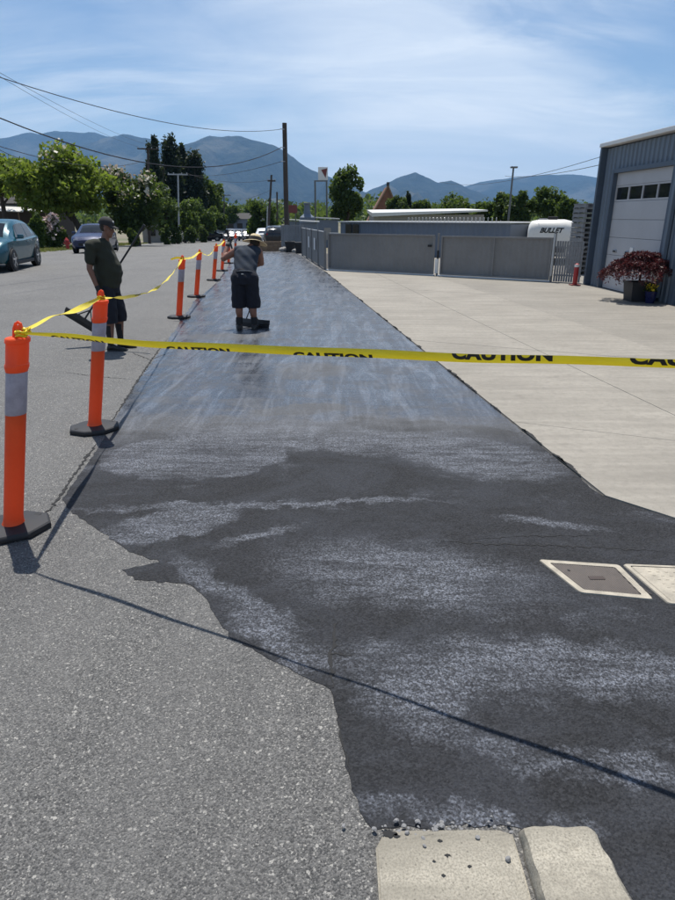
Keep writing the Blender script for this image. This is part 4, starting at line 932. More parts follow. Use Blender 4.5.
# low sheds with white roofs behind the side fence
for px0, px1, Y, ty, by, lb in ((300, 318, 44, 220, 236, 'small shed with white flat roof behind the side fence'), (316, 339, 48, 217, 234, 'lean-to with sloping white roof behind the side fence'), (284, 302, 66, 219, 232, 'blue grey hut behind the board fence')):
    a, b = at(px0, ty, Y), at(px1, ty, Y); g = onground(a.x, Y); sh = empty('shed', g); tag(sh, lb, 'shed', 'sheds behind the side fence'); Ls = b.x - a.x; z = a.z - g.z
    MB().box((Ls / 2, 1, z / 2 - .1), (Ls - .1, 1.9, z - .2)).build('wall', 'wallblue', sh); MB().box((Ls / 2, .95, z - .08), (Ls + .1, 2.3, .07), Matrix.Rotation(.05, 3, 'Y')).build('roof', 'roofmetal', sh)
    MB().box((Ls * .5, .03, z * .45), (Ls * .3, .05, z * .4)).build('door', 'wallgrey', sh)
# far houses at the end of the street
for k, (px0, px1, Y, ey, ry, wm, lb) in enumerate(((226, 262, 150, 219, 213, 'wallblue', 'long grey house across the far end of the street'), (205, 228, 160, 221, 215, 'wallgrey', 'pale low house behind the far black car'), (141, 160, 75, 222, 212, 'wallgrey', 'pale house wall showing under the blossom tree'))):
    a, b = at(px0, ey, Y), at(px1, ey, Y); rt = at(px0, ry, Y).z; g = onground(a.x, Y); hs = empty('house', g); tag(hs, lb, 'house'); L = b.x - a.x; z = a.z - g.z; zr = rt - g.z
    MB().box((L / 2, 3, z / 2), (L, 5.8, z)).build('wall', wm, hs)
    mb = MB(); mb.add([(-.2, -.4, z), (L + .2, -.4, z), (L + .2, 6.4, z), (-.2, 6.4, z), (-.2, 3, zr), (L + .2, 3, zr)], [(0, 1, 5, 4), (2, 3, 4, 5), (0, 4, 3), (1, 2, 5), (0, 3, 2, 1)]); mb.build('roof', 'roofdark', hs)
    nwin = 4 if L > 5 else 1
    for j in range(nwin): MB().box((L * (j + .5) / nwin, -.02, z * .55), (min(1.2, L * .4), .06, min(1, z * .4))).build('window', 'glass', hs)
# brown house at the left with pale roof plates
hg = onground(at(-12, 230, 60).x, 60); hs = empty('house', hg); tag(hs, 'dark brown house with pale metal porch roof under the light green tree', 'house')
MB().box((1.6, 4, 1.8), (7.0, 6, 3.6)).build('wall', 'wallbrown', hs)
mb = MB(); mb.add([(-2.4, .5, 3.6), (5.6, .5, 3.6), (5.6, 7.5, 3.6), (-2.4, 7.5, 3.6), (-1.9, 4, 5.0), (5.1, 4, 5.0)], [(0, 1, 5, 4), (2, 3, 4, 5), (0, 4, 3), (1, 2, 5), (0, 3, 2, 1)]); mb.build('roof', 'roofdark', hs)
for x0, x1 in ((.9, 3.2), (4.1, 5.6)):
    mb = MB(); mb.add([(x0, -.6, 3.0), (x1 + .5, -.6, 2.9), (x1, 1.2, 3.6), (x0 - .5, 1.2, 3.65)], [(0, 1, 2, 3)]); o = mb.build('porch_roof', 'roofmetal', hs); md = o.modifiers.new('s', 'SOLIDIFY'); md.thickness = .06
for x in (1.2, 3.2, 5.6): MB().tube([(x, -.45, 0), (x, -.45, 2.95)], .06, 8).build('porch_post', 'wood', hs)
for x in (2.0, 4.6): MB().box((x, .98, 1.35), (.9, .06, .9)).build('window', 'glass', hs)
# hydrant
hy = empty('fire_hydrant', onground(at(66, 236, 43).x, 43)); tag(hy, 'dull red fire hydrant at the verge beside the flowering bush', 'hydrant')
MB().lathe([(.16, 0), (.16, .05), (.11, .06), (.11, .5), (.15, .52), (.15, .56), (.12, .62), (.06, .70), (.03, .76)], 14).build('barrel', 'red', hy, 40)
for s in (-1, 1): MB().lathe([(.06, 0), (.06, .1), (.035, .12)], 10, (s * .09, 0, .4), Matrix.Rotation(s * PI / 2, 3, 'Y')).build('outlet', 'red', hy, 40)

# ------------------------------------------------------------------ utility boxes set in the pavement
def utility_box(label, quad, lid_mat, lid_in):
    c = sum((Vector((*q, 0)) for q in quad), Vector()) / 4
    root = empty('utility_box', (c.x, c.y, -0.007)); tag(root, label, 'utility box', 'utility boxes in the pavement')
    q = [Vector((a - c.x, b - c.y, 0)) for a, b in quad]
    def inset(k): return [p * k for p in q]
    def rounded(ps, rad):
        out = []
        for i in range(4):
            p, a, b = ps[i], ps[i - 1], ps[(i + 1) % 4]; da, db = (a - p).normalized(), (b - p).normalized()
            for t in (0, .25, .5, .75, 1): out.append(p + da * rad * (1 - t) ** 2 + db * rad * t ** 2)
        return out
    ro, ri = rounded(inset(1.0), .02), rounded(inset(lid_in), .012)
    z = lambda P, h: [(p.x, p.y, h) for p in P]
    mb = MB(); n = len(ro); ro2 = rounded(inset(.985), .02)
    mb.ring_loft([z(ro, -.05), z(ro, .010), z(ro2, .016), z(ri, .016), z(ri, -.05)], False); mb.build('frame', 'boxbeige', root, 35)
    rl_ = rounded(inset(lid_in * .975), .011); mb = MB(); mb.ring_loft([z(rl_, -.04), z(rl_, .0125), z(rounded(inset(lid_in * .96), .011), .0145)]); lid = mb.build('lid', lid_mat, root, 35)
    ex, ey = (q[1] - q[0]), (q[3] - q[0])
    if lid_mat == 'boxgrey':
        mb = MB()
        for k in range(26):
            t = (k + .5) / 26; a = q[0] * .78 + (ex * .78) * t; mb.tube([a + Vector((0, 0, .0145)), a + ey * .78 + Vector((0, 0, .0145))], .0022, 4)
        mb.build('tread_rib', lid_mat, lid); tag(lid.children[0], kind='stuff')
        MB().box((0, 0, .0165), (.075, .028, .003)).build('name_plate', 'wallbrown', lid)
        MB().box(tuple(q[0] * .4 + Vector((-.02, .0, .0155))), (.012, .012, .004)).build('lift_hole', 'dark', lid)
    else:
        mb = MB(); rs2 = np.random.default_rng(3)
        for i in range(9):
            for j in range(7): mb.box(tuple(q[0] * .72 + ex * .72 * (i + .5) / 9 + ey * .72 * (j + .5) / 7 + Vector((0, 0, .0147))), (.014, .006, .003))
        mb.build('tread_stud', lid_mat, lid); tag(lid.children[0], kind='stuff')
        MB().lathe([(.036, 0), (.036, .003), (.024, .0035)], 20, tuple(q[3] * .62 + ex * .12 + Vector((.03, .03, .0145)))).build('bolt_recess', 'dark', lid)
        MB().lathe([(.016, 0), (.016, .004)], 12, tuple(q[3] * .62 + ex * .12 + Vector((.03, .03, .0175)))).build('bolt', 'stone', lid)
def gq(*p): return [(gr(*q).x, gr(*q).y) for q in p]
utility_box('small utility box with ribbed dark grey lid in beige frame', gq((538, 560.5), (619, 566), (654, 601), (580, 594)), 'boxgrey', .80)
b0, b1, b2_, b3 = gq((622, 565), (725, 569), (790, 611), (668, 605)); utility_box('larger utility box with pale beige lid and bolt recess', [b0, b1, b2_, b3], 'boxbeige', .90)

# ------------------------------------------------------------------ delineator posts
def post_parts(root, lean, hs, first=None):
    def sh(mb):
        mb.v = [(x + lean * max(0, z - .03), y, z * hs if z > .05 else z) for x, y, z in mb.v]; return mb
    bs = MB(); oc = [(math.cos(PI / 8 + k * PI / 4) * .205, math.sin(PI / 8 + k * PI / 4) * .175) for k in range(8)]
    rings = [[(x * k, y * k, z) for x, y in oc] for k, z in ((1.0, .006), (1.02, .018), (1.0, .034), (.95, .042), (.4, .05))]
    bs.ring_loft(rings); base = bs.build('base', 'rubber', root, 35)
    for sx, sy in ((.135, .06), (-.135, -.05)):
        MB().lathe([(.02, 0), (.02, .004)], 12, (sx, sy, .042)).build('hold_hole', 'dark', base)
    sh(MB().lathe([(.062, .045), (.056, .06), (.052, .09), (.052, .70), (.0525, .701)], 24)).build('lower_tube', 'orange', root, 40)
    sh(MB().lathe([(.0515, .695), (.0535, .70), (.0535, .925), (.0515, .93)], 24)).build('reflective_band', 'reflect', root, 40)
    sh(MB().lathe([(.052, .92), (.056, .935), (.060, .95), (.060, .965), (.056, .97), (.056, 1.075), (.0615, 1.08), (.0615, 1.098), (.056, 1.104), (.02, 1.108)], 24)).build('upper_tube', 'orange', root, 40)
    h = MB(); h.tube([(-.019, 0, 1.10), (-.019, 0, 1.15), (-.012, 0, 1.172), (0, 0, 1.18), (.012, 0, 1.172), (.019, 0, 1.15), (.019, 0, 1.10)], .0085, 8)
    h.box((0, 0, 1.13), (.036, .013, .07)); sh(h).build('handle', 'orange', root, 40)
DG = 'orange delineator posts along the street edge'
POSTS = []
for k, (x, y, lean, hs, rz, lb) in enumerate([
        (-1.85, 3.21, .20, 1.0, .5, 'orange delineator post where the long span of caution tape begins'),
        (-2.04, 5.01, .175, .97, .35, 'orange delineator post in front of the man with the black cap'),
        (-2.81, 11.26, .13, .90, .12, 'orange delineator post with loose tape tail knotted at its top'),
        (-3.16, 14.38, .13, .86, .1, 'orange delineator post next beyond the one with the tape tail'),
        (-3.49, 18.28, .12, .84, .1, 'orange delineator post, second beyond the one with the tape tail'),
        (-3.83, 21.6, .11, .84, .08, 'orange delineator post, third beyond the one with the tape tail'),
        (-4.2, 25.2, .08, .85, .05, 'orange delineator post right behind the raised glove of the worker'),
        (-4.55, 29.2, .06, .86, .05, 'last orange delineator post at the end of the sealed strip')]):
    p = empty('delineator_post', (x, y, 0.0)); tag(p, lb, 'traffic post', DG)
    post_parts(p, lean, hs); POSTS.append(Vector((x + lean * 1.11, y, 1.125 * hs)))
    if k < 2:
        for ch in p.children:
            if ch.name.startswith('base'): ch.rotation_euler.z = rz

# ------------------------------------------------------------------ caution tape
def tape(label, pts, width, twist, texts=(), knot=(True, True), n=160, crease=.006):
    P = [Vector(p) for p in pts]
    # Catmull-Rom through the survey points
    def cr(t):
        k = min(int(t), len(P) - 2); f = t - k; p0, p1, p2, p3 = P[max(k - 1, 0)], P[k], P[k + 1], P[min(k + 2, len(P) - 1)]
        return .5 * ((2 * p1) + (p2 - p0) * f + (2 * p0 - 5 * p1 + 4 * p2 - p3) * f * f + (3 * p1 - p0 - 3 * p2 + p3) * f ** 3)
    C = [cr((len(P) - 1) * i / n) for i in range(n + 1)]
    S = [0.0]
    for a, b in zip(C, C[1:]): S.append(S[-1] + (b - a).length)
    TOT = S[-1]
    def frame(s):
        s = max(0, min(TOT, s)); i = min(max(0, int(np.searchsorted(S, s)) - 1), n - 1); f = (s - S[i]) / max(1e-9, S[i + 1] - S[i])
        p = C[i].lerp(C[i + 1], f); d = (C[min(i + 2, n)] - C[max(i - 1, 0)]).normalized()
        up = (Vector((0, 0, 1)) - d * d.z).normalized(); nn = d.cross(up)
        if nn.y > 0: nn = -nn
        a = twist(s / TOT); u2 = up * math.cos(a) + nn * math.sin(a); n2 = nn * math.cos(a) - up * math.sin(a)
        return p, u2, n2
    def surf(s, v, off=0.0):
        p, u, nn = frame(s); wd = width(s / TOT)
        return p + u * (v * wd) + nn * (crease * (1 - abs(v) * 2) + .004 * math.sin(s * 9) + off)
    rows = [-.5, -.22, .12, .5]; mb = MB(); m = len(rows)
    vs = [surf(TOT * i / n, v) for i in range(n + 1) for v in rows]
    mb.add(vs, [(i * m + j, i * m + j + 1, (i + 1) * m + j + 1, (i + 1) * m + j) for i in range(n) for j in range(m - 1)])
    me = bpy.data.meshes.new('caution_tape'); me.from_pydata(mb.v, [], mb.f); me.polygons.foreach_set('use_smooth', [True] * len(me.polygons))
    root = link_mesh('caution_tape', me, 'tape'); tag(root, label, 'caution tape', 'spans of yellow caution tape')
    for s0, mode in texts:
        cap = .050; tm = text_mesh('CAUTION', .0715, .0040, 0, 'CENTER', (.028, .06) if mode == 'top' else (-.01, .021), 1.08)
        bm = bmesh.new(); bm.from_mesh(tm); bmesh.ops.subdivide_edges(bm, edges=[e for e in bm.edges if e.calc_length() > .02], cuts=2); bm.to_mesh(tm); bm.free()
        for v in tm.vertices:
            s = s0 + v.co.x; wd = width(s / TOT); vv = (-.5 + (v.co.y - .028) / wd * .56) if mode == 'top' else (.5 - (.021 - v.co.y) / wd * .8)
            v.co = surf(s, max(-.5, min(.5, vv)), .0012)
        link_mesh('lettering', tm, 'ink', root)
    for e, on in zip((0, -1), knot):
        if on:
            q = C[e]; kb = MB()
            for dz in (-.012, .006): kb.tube([q + Vector((math.cos(t) * .027, math.sin(t) * .022, dz + .004 * math.sin(3 * t))) for t in np.linspace(0, 2 * PI, 15)], .006, 6)
            kb.build('knot', 'tape', root, 60)
    return root, S, C
T0, T1 = Vector((-1.605, 3.19, 0)), Vector((1.03, 1.9, 0))
def on_line(px, py):
    r = ray(px, py); d = T1 - T0; det = r.x * (-d.y) + d.x * r.y; t = (T0.x * (-d.y) + d.x * T0.y) / det
    return Vector((r.x * t, r.y * t, CAM_H + r.z * t))
front = [on_line(*q) for q in ((21, 333), (60, 335), (110, 341), (200, 346.5), (330, 352), (450, 357), (560, 360.5), (675, 363))]; front.append(front[-1] + (front[-1] - front[-2]) * 1.6)
def s_of(px, S, C): # arc length where the tape crosses a bearing
    best = min(range(len(C)), key=lambda i: abs(C[i].x / C[i].y - ray(px, 350).x / ray(px, 350).y)); return S[best]
wf = lambda t: .012 + .022 * min(1, t * 9)
_P = front
import itertools
def arc(px):
    tot = 0; best = (9, 0); prev = None; rr_b = ray(px, 352).x / ray(px, 352).y
    pts = [p for a, b in zip(_P, _P[1:]) for p in [a.lerp(b, k / 60) for k in range(60)]]
    for p in pts:
        if prev is not None: tot += (p - prev).length
        prev = p; e = abs(p.x / p.y - rr_b)
        if e < best[0]: best = (e, tot)
    return best[1]
tape('long yellow caution tape stretched across the sealed pavement in the foreground', front, wf, lambda t: .25 + .22 * math.sin(t * 9 + .5), [(arc(78), 'top'), (arc(197), 'top'), (arc(331), 'top'), (arc(501), 'bottom'), (arc(694), 'bottom')], (True, False))
h1, h2, h3, h4, h5, h6 = POSTS[:6]
k1, k2, k3, k4 = h1 + Vector((.015, 0, .012)), h2, h3, h4
tape('yellow caution tape between the two posts nearest the foreground tape', [k1 + Vector((.01, .02, .0)), k1.lerp(k2, .3) + Vector((0, 0, .005)), k1.lerp(k2, .6) + Vector((0, 0, -.015)), k2], lambda t: .016 + .030 * math.sin(PI * min(1, max(0, t))) , lambda t: .9 + .8 * math.sin(t * 5), [(.78, 'top')], n=80)
tape('slack yellow caution tape sagging behind the man with the black cap', [k2, k2.lerp(k3, .22) + Vector((0, 0, -.13)), k2.lerp(k3, .5) + Vector((0, 0, -.2)), k2.lerp(k3, .8) + Vector((0, 0, -.12)), k3], lambda t: .03 + .012 * math.sin(t * 14), lambda t: .6 + 2.2 * math.sin(t * 7), [(1.6, 'top'), (3.2, 'bottom')], n=110)
tape('short bright yellow caution tape tied to the post with the tape tail', [k3, k3.lerp(k4, .5) + Vector((0, 0, -.05)), k4], lambda t: .045, lambda t: .5 + t * 1.0, n=40)
tape('yellow caution tape sagging between the second pair of far posts', [h4, h4.lerp(h5, .5) + Vector((0, 0, -.16)), h5], lambda t: .04, lambda t: t * 3, n=40)
tape('yellow caution tape leading to the third post beyond the tape tail', [h5, h5.lerp(h6, .5) + Vector((0, 0, -.05)), h6], lambda t: .045, lambda t: .4 + t, n=30)
tape('loose tail of yellow tape sticking out sideways from its knot', [k3, k3 + Vector((-.10, .02, .012)), k3 + Vector((-.2, 0, -.015))], lambda t: .05 - .015 * t, lambda t: .6, n=16, knot=(False, False))

# ------------------------------------------------------------------ cars
def car(name, label, loc, rz, paintm, st, wheels, wr, side_win, front_win, rear_win, group=None, detail=True, cat='car', zoff=0.0):
    root = empty(name, loc, rz); tag(root, label, cat, group)
    L = st[-1][0]; st = [(x - L / 2, *r) for x, *r in st]
    def sec(r):
        x, wd, zb, zl, wr_, zt = r
        half = [(0, zb), (wd * .86, zb), (wd * .97, zb + (zl - zb) * .22), (wd, zb + (zl - zb) * .55), (wd * .985, zl - .03), (wd * .95, zl), (wr_ + (wd * .95 - wr_) * .12, zt - (zt - zl) * .16), (wr_ * .88, zt - .012), (wr_ * .5, zt + .008), (0, zt + .014)]
        return [(x, y, z) for y, z in half] + [(x, -y, z) for y, z in reversed(half[1:-1])]
    mb = MB(); mb.ring_loft([sec(r) for r in st]); body = mb.build('body', paintm, root, 38)
    xs = [r[0] for r in st]
    def lerp(x):
        return [float(np.interp(x, xs, [r[i] for r in st])) for i in range(1, 6)]
    def sidept(x, k, off):
        wd, zb, zl, wr_, zt = lerp(x); a = Vector((x, wd * .95, zl)); b = Vector((x, wr_ + (wd * .95 - wr_) * .12, zt - (zt - zl) * .16))
        p = a.lerp(b, k); nrm = Vector((0, (b - a).z, -(b - a).y)).normalized(); return p + nrm * off
    for x0, x1, *cut in side_win:
        x0 -= L / 2; x1 -= L / 2; c0, c1 = cut if cut else (0, 0)
        for s in (1, -1):
            n = 5; mb = MB(); vs = []
            for k in (.08, .94):
                for i in range(n + 1):
                    xx = x0 + (x1 - x0) * i / n
                    if k > .5: xx = x0 + c0 + (x1 - c1 - x0 - c0) * i / n
                    p = sidept(xx, k, .006); vs.append((p.x, p.y * s, p.z))
            mb.add(vs, [(i, i + 1, n + 2 + i, n + 1 + i) for i in range(n)]); mb.build('side_window', 'glass', root)
    def top_panel(x0, x1, nm, kk=.80):
        x0 -= L / 2; x1 -= L / 2; n = 5; vs = []
        for i in range(n + 1):
            x = x0 + (x1 - x0) * i / n; wd, zb, zl, wr_, zt = lerp(x); d = .02
            for y in (-kk, -.4, 0, .4, kk):
                zz = zt - .012 if abs(y) > .7 else zt + .008 if y else zt + .014
                vs.append((x, y * wr_, zz + .012))
        mb = MB(); mb.add(vs, [(i * 5 + j, i * 5 + j + 1, i * 5 + j + 6, i * 5 + j + 5) for i in range(n) for j in range(4)]); mb.build(nm, 'glass', root, 60)
    top_panel(*front_win, 'windscreen'); top_panel(*rear_win, 'rear_window')
    for x in wheels:
        x -= L / 2; wd = lerp(x)[0]
        for s in (1, -1):
            Rm = Matrix.Rotation(s * -PI / 2, 3, 'X')
            MB().lathe([(wr * 1.14, 0), (wr * 1.14, .03), (wr * 1.02, .034)], 24, (x, s * (wd * .985 - .02), wr * 1.02), Rm).build('wheel_arch', 'rubber', root, 30)
            wh = MB().lathe([(wr * .6, 0), (wr * .96, .0), (wr, .03), (wr, .19), (wr * .96, .215), (wr * .68, .222), (wr * .66, .18)], 28, (x, s * (wd - .19), wr), Rm).build('wheel', 'tyre', root, 35)
            rm = MB(); rm.lathe([(wr * .66, .19), (wr * .67, .218), (wr * .60, .222), (wr * .58, .205), (wr * .1, .2)], 28, (x, s * (wd - .19), wr), Rm); rm.build('rim', 'cargrey', wh, 30)
            sp = MB()
            for k in range(5):
                an = k * 2 * PI / 5 + .3; c = Vector((math.cos(an) * wr * .34, 0, math.sin(an) * wr * .34)); sp.box((x + c.x, s * (wd + .028), wr + c.z), (wr * .56, .014, wr * .17), Matrix.Rotation(-an, 3, 'Y'))
            sp.lathe([(wr * .13, .214), (wr * .13, .232)], 10, (x, s * (wd - .19), wr), Rm); sp.build('spokes', 'rim', wh)
    xf, xb = L / 2, -L / 2; wd, zb, zl, wr_, zt = lerp(xf - .12); wb = lerp(xb + .1)
    for s in (1, -1):
        MB().box((xf - .16, s * wd * .74, zl - .06), (.26, wd * .36, .13), Matrix.Rotation(-s * .35, 3, 'Z'), .03).build('headlight', 'lamp', root, 40)
        MB().box((xb + .09, s * wb[0] * .74, wb[2] - .07), (.16, wb[0] * .3, .14), Matrix.Rotation(s * .3, 3, 'Z'), .03).build('tail_light', 'redlamp', root, 40)
    MB().box((xf - .035, 0, zb + (zl - zb) * .42), (.10, wd * 1.15, (zl - zb) * .34), bev=.02).build('grille', 'dark', root, 40)
    MB().box((xf - .02, 0, zb + (zl - zb) * .35), (.09, .42, .11)).build('number_plate', 'white', root)
    if detail:
        for s in (1, -1):
            xm = front_win[0] - L / 2 + .12; p = sidept(xm, .12, .02); mm = MB(); mm.box((xm, s * (p.y + .12), p.z + .05), (.12, .2, .14), bev=.035); mm.box((xm + .03, s * (p.y + .02), p.z + .01), (.05, .1, .04)); mm.build('mirror', paintm, root, 40)
            for x0, x1, *c in side_win[:2]:
                hd = MB(); xx = x0 - L / 2 + .16; w2 = lerp(xx); hd.box((xx, s * (w2[0] * .992 + .012), w2[2] - .1), (.17, .025, .03), bev=.008); hd.build('door_handle', paintm, root)
            sl = MB(); sl.box(((wheels[0] + wheels[1]) / 2 - L / 2, s * (lerp(0)[0] * .95), lerp(0)[1] + .03), (wheels[1] - wheels[0] - wr * 2.2, .06, .12), bev=.02); sl.build('sill', 'rubber', root)
    return root
SUV = [(0, .68, .5, .86, .60, .92), (.06, .80, .36, 1.0, .66, 1.10), (.28, .88, .26, 1.03, .64, 1.32), (.62, .91, .24, 1.03, .64, 1.50), (1.0, .92, .23, 1.01, .66, 1.575), (1.6, .92, .22, .98, .67, 1.61), (2.2, .92, .22, .96, .67, 1.59), (2.6, .92, .22, .96, .67, 1.49), (3.0, .92, .22, .965, .70, 1.25), (3.32, .915, .22, .97, .76, 1.03), (3.8, .90, .24, .94, .74, .985), (4.15, .85, .28, .84, .68, .90), (4.33, .74, .36, .68, .58, .74)]
SED = [(0, .66, .48, .86, .60, .92), (.08, .78, .36, .95, .64, 1.0), (.6, .86, .25, .97, .66, 1.05), (.95, .88, .22, .95, .60, 1.24), (1.4, .89, .2, .93, .60, 1.41), (2.0, .89, .2, .91, .61, 1.45), (2.5, .89, .2, .90, .61, 1.41), (2.9, .89, .2, .90, .62, 1.22), (3.3, .88, .2, .91, .72, .97), (3.9, .86, .23, .86, .70, .90), (4.3, .80, .27, .74, .64, .79), (4.45, .70, .36, .62, .54, .66)]
down = math.atan2(-AL.y, -AL.x)
car('car', 'teal crossover car standing on the street beside the green bush', (-11.75, 22.75, 0.0), down + .04, 'teal', SUV, (.86, 3.52), .35, [(1.62, 2.86, 0, .42), (.86, 1.56, .12, 0), (.40, .80, .22, .02)], (2.62, 3.26), (.10, .58))
car('car', 'dark blue sedan coming along the street behind the man with the black cap', (-13.05, 35.7, gz(35.9)), down + .05, 'carblue', SED, (.85, 3.55), .31, [(1.95, 3.05, 0, .5), (1.1, 1.88, .22, 0)], (2.62, 3.24), (.70, 1.3))
FC = 'vehicles parked far down the street'
for k, (px, Y, pm, prof, rz, lb) in enumerate([
        (207, 92, 'carblack', SED, AX + PI, 'black car crossing the street below the far shrubs'),
        (229.5, 92, 'carsilver', SUV, down, 'silver vehicle parked far down the street beside a grey one'),
        (237, 95, 'cargrey', SUV, down, 'grey vehicle parked far down the street between silver and black ones'),
        (244.5, 98, 'carblack', SUV, down, 'black vehicle at the end of the far parked row'),
        (274, 58, 'carblack', SUV, down + PI, 'black vehicle parked behind the leaning utility pole'),
        (174, 78, 'carwhite', SUV, down, 'small white van in the driveway below the conifers'),
        (264, 62, 'carwhite', SED, down + PI, 'white car parked beside the rounded green street tree')]):
    X = at(px, 230, Y).x; car('parked_car', lb, (X, Y, gz(vof(X, Y)) - (.0 if -11 < uof(X, Y) < 2 else .03)), rz, pm, prof, (.85, 3.5), .33, [(1.9, 2.95, 0, .45), (1.0, 1.8, .2, 0)], (2.62, 3.24), (.3, .9) if prof is SED else (.10, .58), FC, False)

# ------------------------------------------------------------------ people
def ell(c, ax, ay, u=Vector((1, 0, 0)), v=Vector((0, 1, 0)), n=18): return [Vector(c) + u * (ax * math.cos(2 * PI * j / n)) + v * (ay * math.sin(2 * PI * j / n)) for j in range(n)]
def limb(mb, pts, rad, n=14):
    # round jointed limb: densified path, balls at the joints
    P, Rd = [], []
    for (a, b), (r0, r1) in zip(zip(pts, pts[1:]), zip(rad, rad[1:])):
        for k in range(5): P.append(Vector(a).lerp(Vector(b), k / 5)); Rd.append(r0 + (r1 - r0) * k / 5)
    P.append(Vector(pts[-1])); Rd.append(rad[-1]); mb.tube(P, Rd, n)
    for p, r in zip(pts, rad): mb.sphere(p, r, 12, 8)
def torso(mb, rings):
    R_ = [ell(c, ax, ay, Vector(u), Vector(v)) for c, ax, ay, u, v in rings]; mb.ring_loft(R_)
def head_shape(mb, c, fwd, up, s=1.0):
    f = Vector(fwd).normalized(); u = (Vector(up) - f * Vector(up).dot(f)).normalized(); l = u.cross(f)
    B = Matrix((f, l, u)).transposed(); c = Vector(c)
    mb.sphere(c + u * .035 * s - f * .012 * s, (.098 * s, .078 * s, .092 * s), 16, 12, B)            # skull
    mb.sphere(c - u * .035 * s + f * .018 * s, (.075 * s, .062 * s, .085 * s), 14, 10, B)            # face and jaw
    mb.sphere(c - u * .098 * s + f * .055 * s, (.026 * s, .026 * s, .02 * s), 10, 8, B)              # chin
    mb.sphere(c + u * .022 * s + f * .078 * s, (.014 * s, .05 * s, .011 * s), 10, 6, B)              # brow
    mb.tube([c + u * .012 * s + f * .083 * s, c - u * .015 * s + f * .100 * s, c - u * .032 * s + f * .108 * s, c - u * .04 * s + f * .088 * s], [.008 * s, .011 * s, .014 * s, .010 * s], 8)
    mb.sphere(c - u * .060 * s + f * .084 * s, (.009 * s, .024 * s, .006 * s), 8, 6, B); mb.sphere(c - u * .072 * s + f * .082 * s, (.009 * s, .022 * s, .007 * s), 8, 6, B)
    for sd in (1, -1):
        mb.sphere(c + l * sd * .076 * s - f * .005 * s - u * .012 * s, (.02 * s, .009 * s, .032 * s), 8, 6, B)
        mb.sphere(c + l * sd * .045 * s + f * .06 * s - u * .028 * s, (.022 * s, .018 * s, .018 * s), 8, 6, B)
    return f, l, u, B
def fold(me, fn):
    # creases in cloth: every vertex moved along its normal
    n = len(me.vertices); co = np.empty(3 * n, np.float32); no = np.empty(3 * n, np.float32)
    me.vertices.foreach_get('co', co); me.vertex_normals.foreach_get('vector', no); c3 = co.reshape(-1, 3)
    c3 += no.reshape(-1, 3) * fn(c3[:, 0], c3[:, 1], c3[:, 2])[:, None]; me.vertices.foreach_set('co', c3.ravel()); me.update()
def hem(me, z):
    # cut a garment off straight at its lower edge
    bm = bmesh.new(); bm.from_mesh(me); bmesh.ops.bisect_plane(bm, geom=bm.verts[:] + bm.edges[:] + bm.faces[:], plane_co=(0, 0, z), plane_no=(0, 0, -1), clear_outer=True); bm.to_mesh(me); bm.free()
def grip_hand(mb, wrist, c, axis, side, rp, s=1.0):
    # palm from wrist to the handle, four fingers and a thumb closed round it
    ax = Vector(axis).normalized(); w = Vector(wrist); c = Vector(c); to = (c - w); to = (to - ax * to.dot(ax)); to = to.normalized(); out = ax.cross(to) * side
    pc = c - to * (rp + .018)
    mb.ring_loft([ell(w, .026 * s, .022 * s, ax, out), ell(w.lerp(pc, .45), .034 * s, .018 * s, ax, out), ell(pc, .043 * s, .017 * s, ax, out), ell(pc + out * .014, .043 * s, .014 * s, ax, to)])
    for k in range(4):
        o = c + ax * (.033 - .022 * k) * s; ln = (1.0, 1.1, 1.04, .85)[k]; R0 = rp + .010 * s
        mb.tube([o + (-to * math.cos(a) + out * math.sin(a)) * R0 for a in np.linspace(.25, .25 + 3.4 * ln, 9)], [.0105 * s, .0105 * s, .010 * s, .010 * s, .0095 * s, .009 * s, .009 * s, .0085 * s, .007 * s], 8)
    o = c + ax * .045 * s
    mb.tube([w.lerp(pc, .45) + ax * .03 * s - out * .006, o - to * (rp + .016) - out * .016, o - out * (rp + .012) + ax * .008, o - out * (rp + .006) + to * .02 + ax * .004], [.014 * s, .013 * s, .011 * s, .008 * s], 8)
def shoe(root, toe_dir, heel, mat, name='shoe', s=1.0):
    d = Vector(toe_dir).normalized(); l = Vector((0, 0, 1)).cross(d); h = Vector(heel); mb = MB()
    rings = []
    for t, wd, ht in ((-.035, .03, .05), (-.02, .038, .075), (.03, .040, .095), (.08, .040, .085), (.13, .045, .062), (.19, .048, .05), (.235, .040, .042), (.26, .022, .03)):
        c = h + d * t * s; rings.append([c + l * wd * math.cos(a) * s + Vector((0, 0, max(.012, ht * .5 + ht * .5 * math.sin(a)))) for a in np.linspace(0, 2 * PI, 15)[:-1]])
    mb.ring_loft(rings); sh = mb.build(name, mat, root, 50)
    mb = MB(); ol = [(-.045, .0), (-.03, .036), (.03, .042), (.10, .042), (.16, .05), (.22, .046), (.265, .022), (.272, 0)]; pl_ = [(h + d * t * s + l * w_ * s) for t, w_ in ol] + [(h + d * t * s - l * w_ * s) for t, w_ in reversed(ol[1:-1])]
    mb.prism([(p.x, p.y) for p in pl_], h.z, h.z + .016); mb.build('sole', 'rubber', sh)
X3, Y3, Z3 = Vector((1, 0, 0)), Vector((0, 1, 0)), Vector((0, 0, 1))

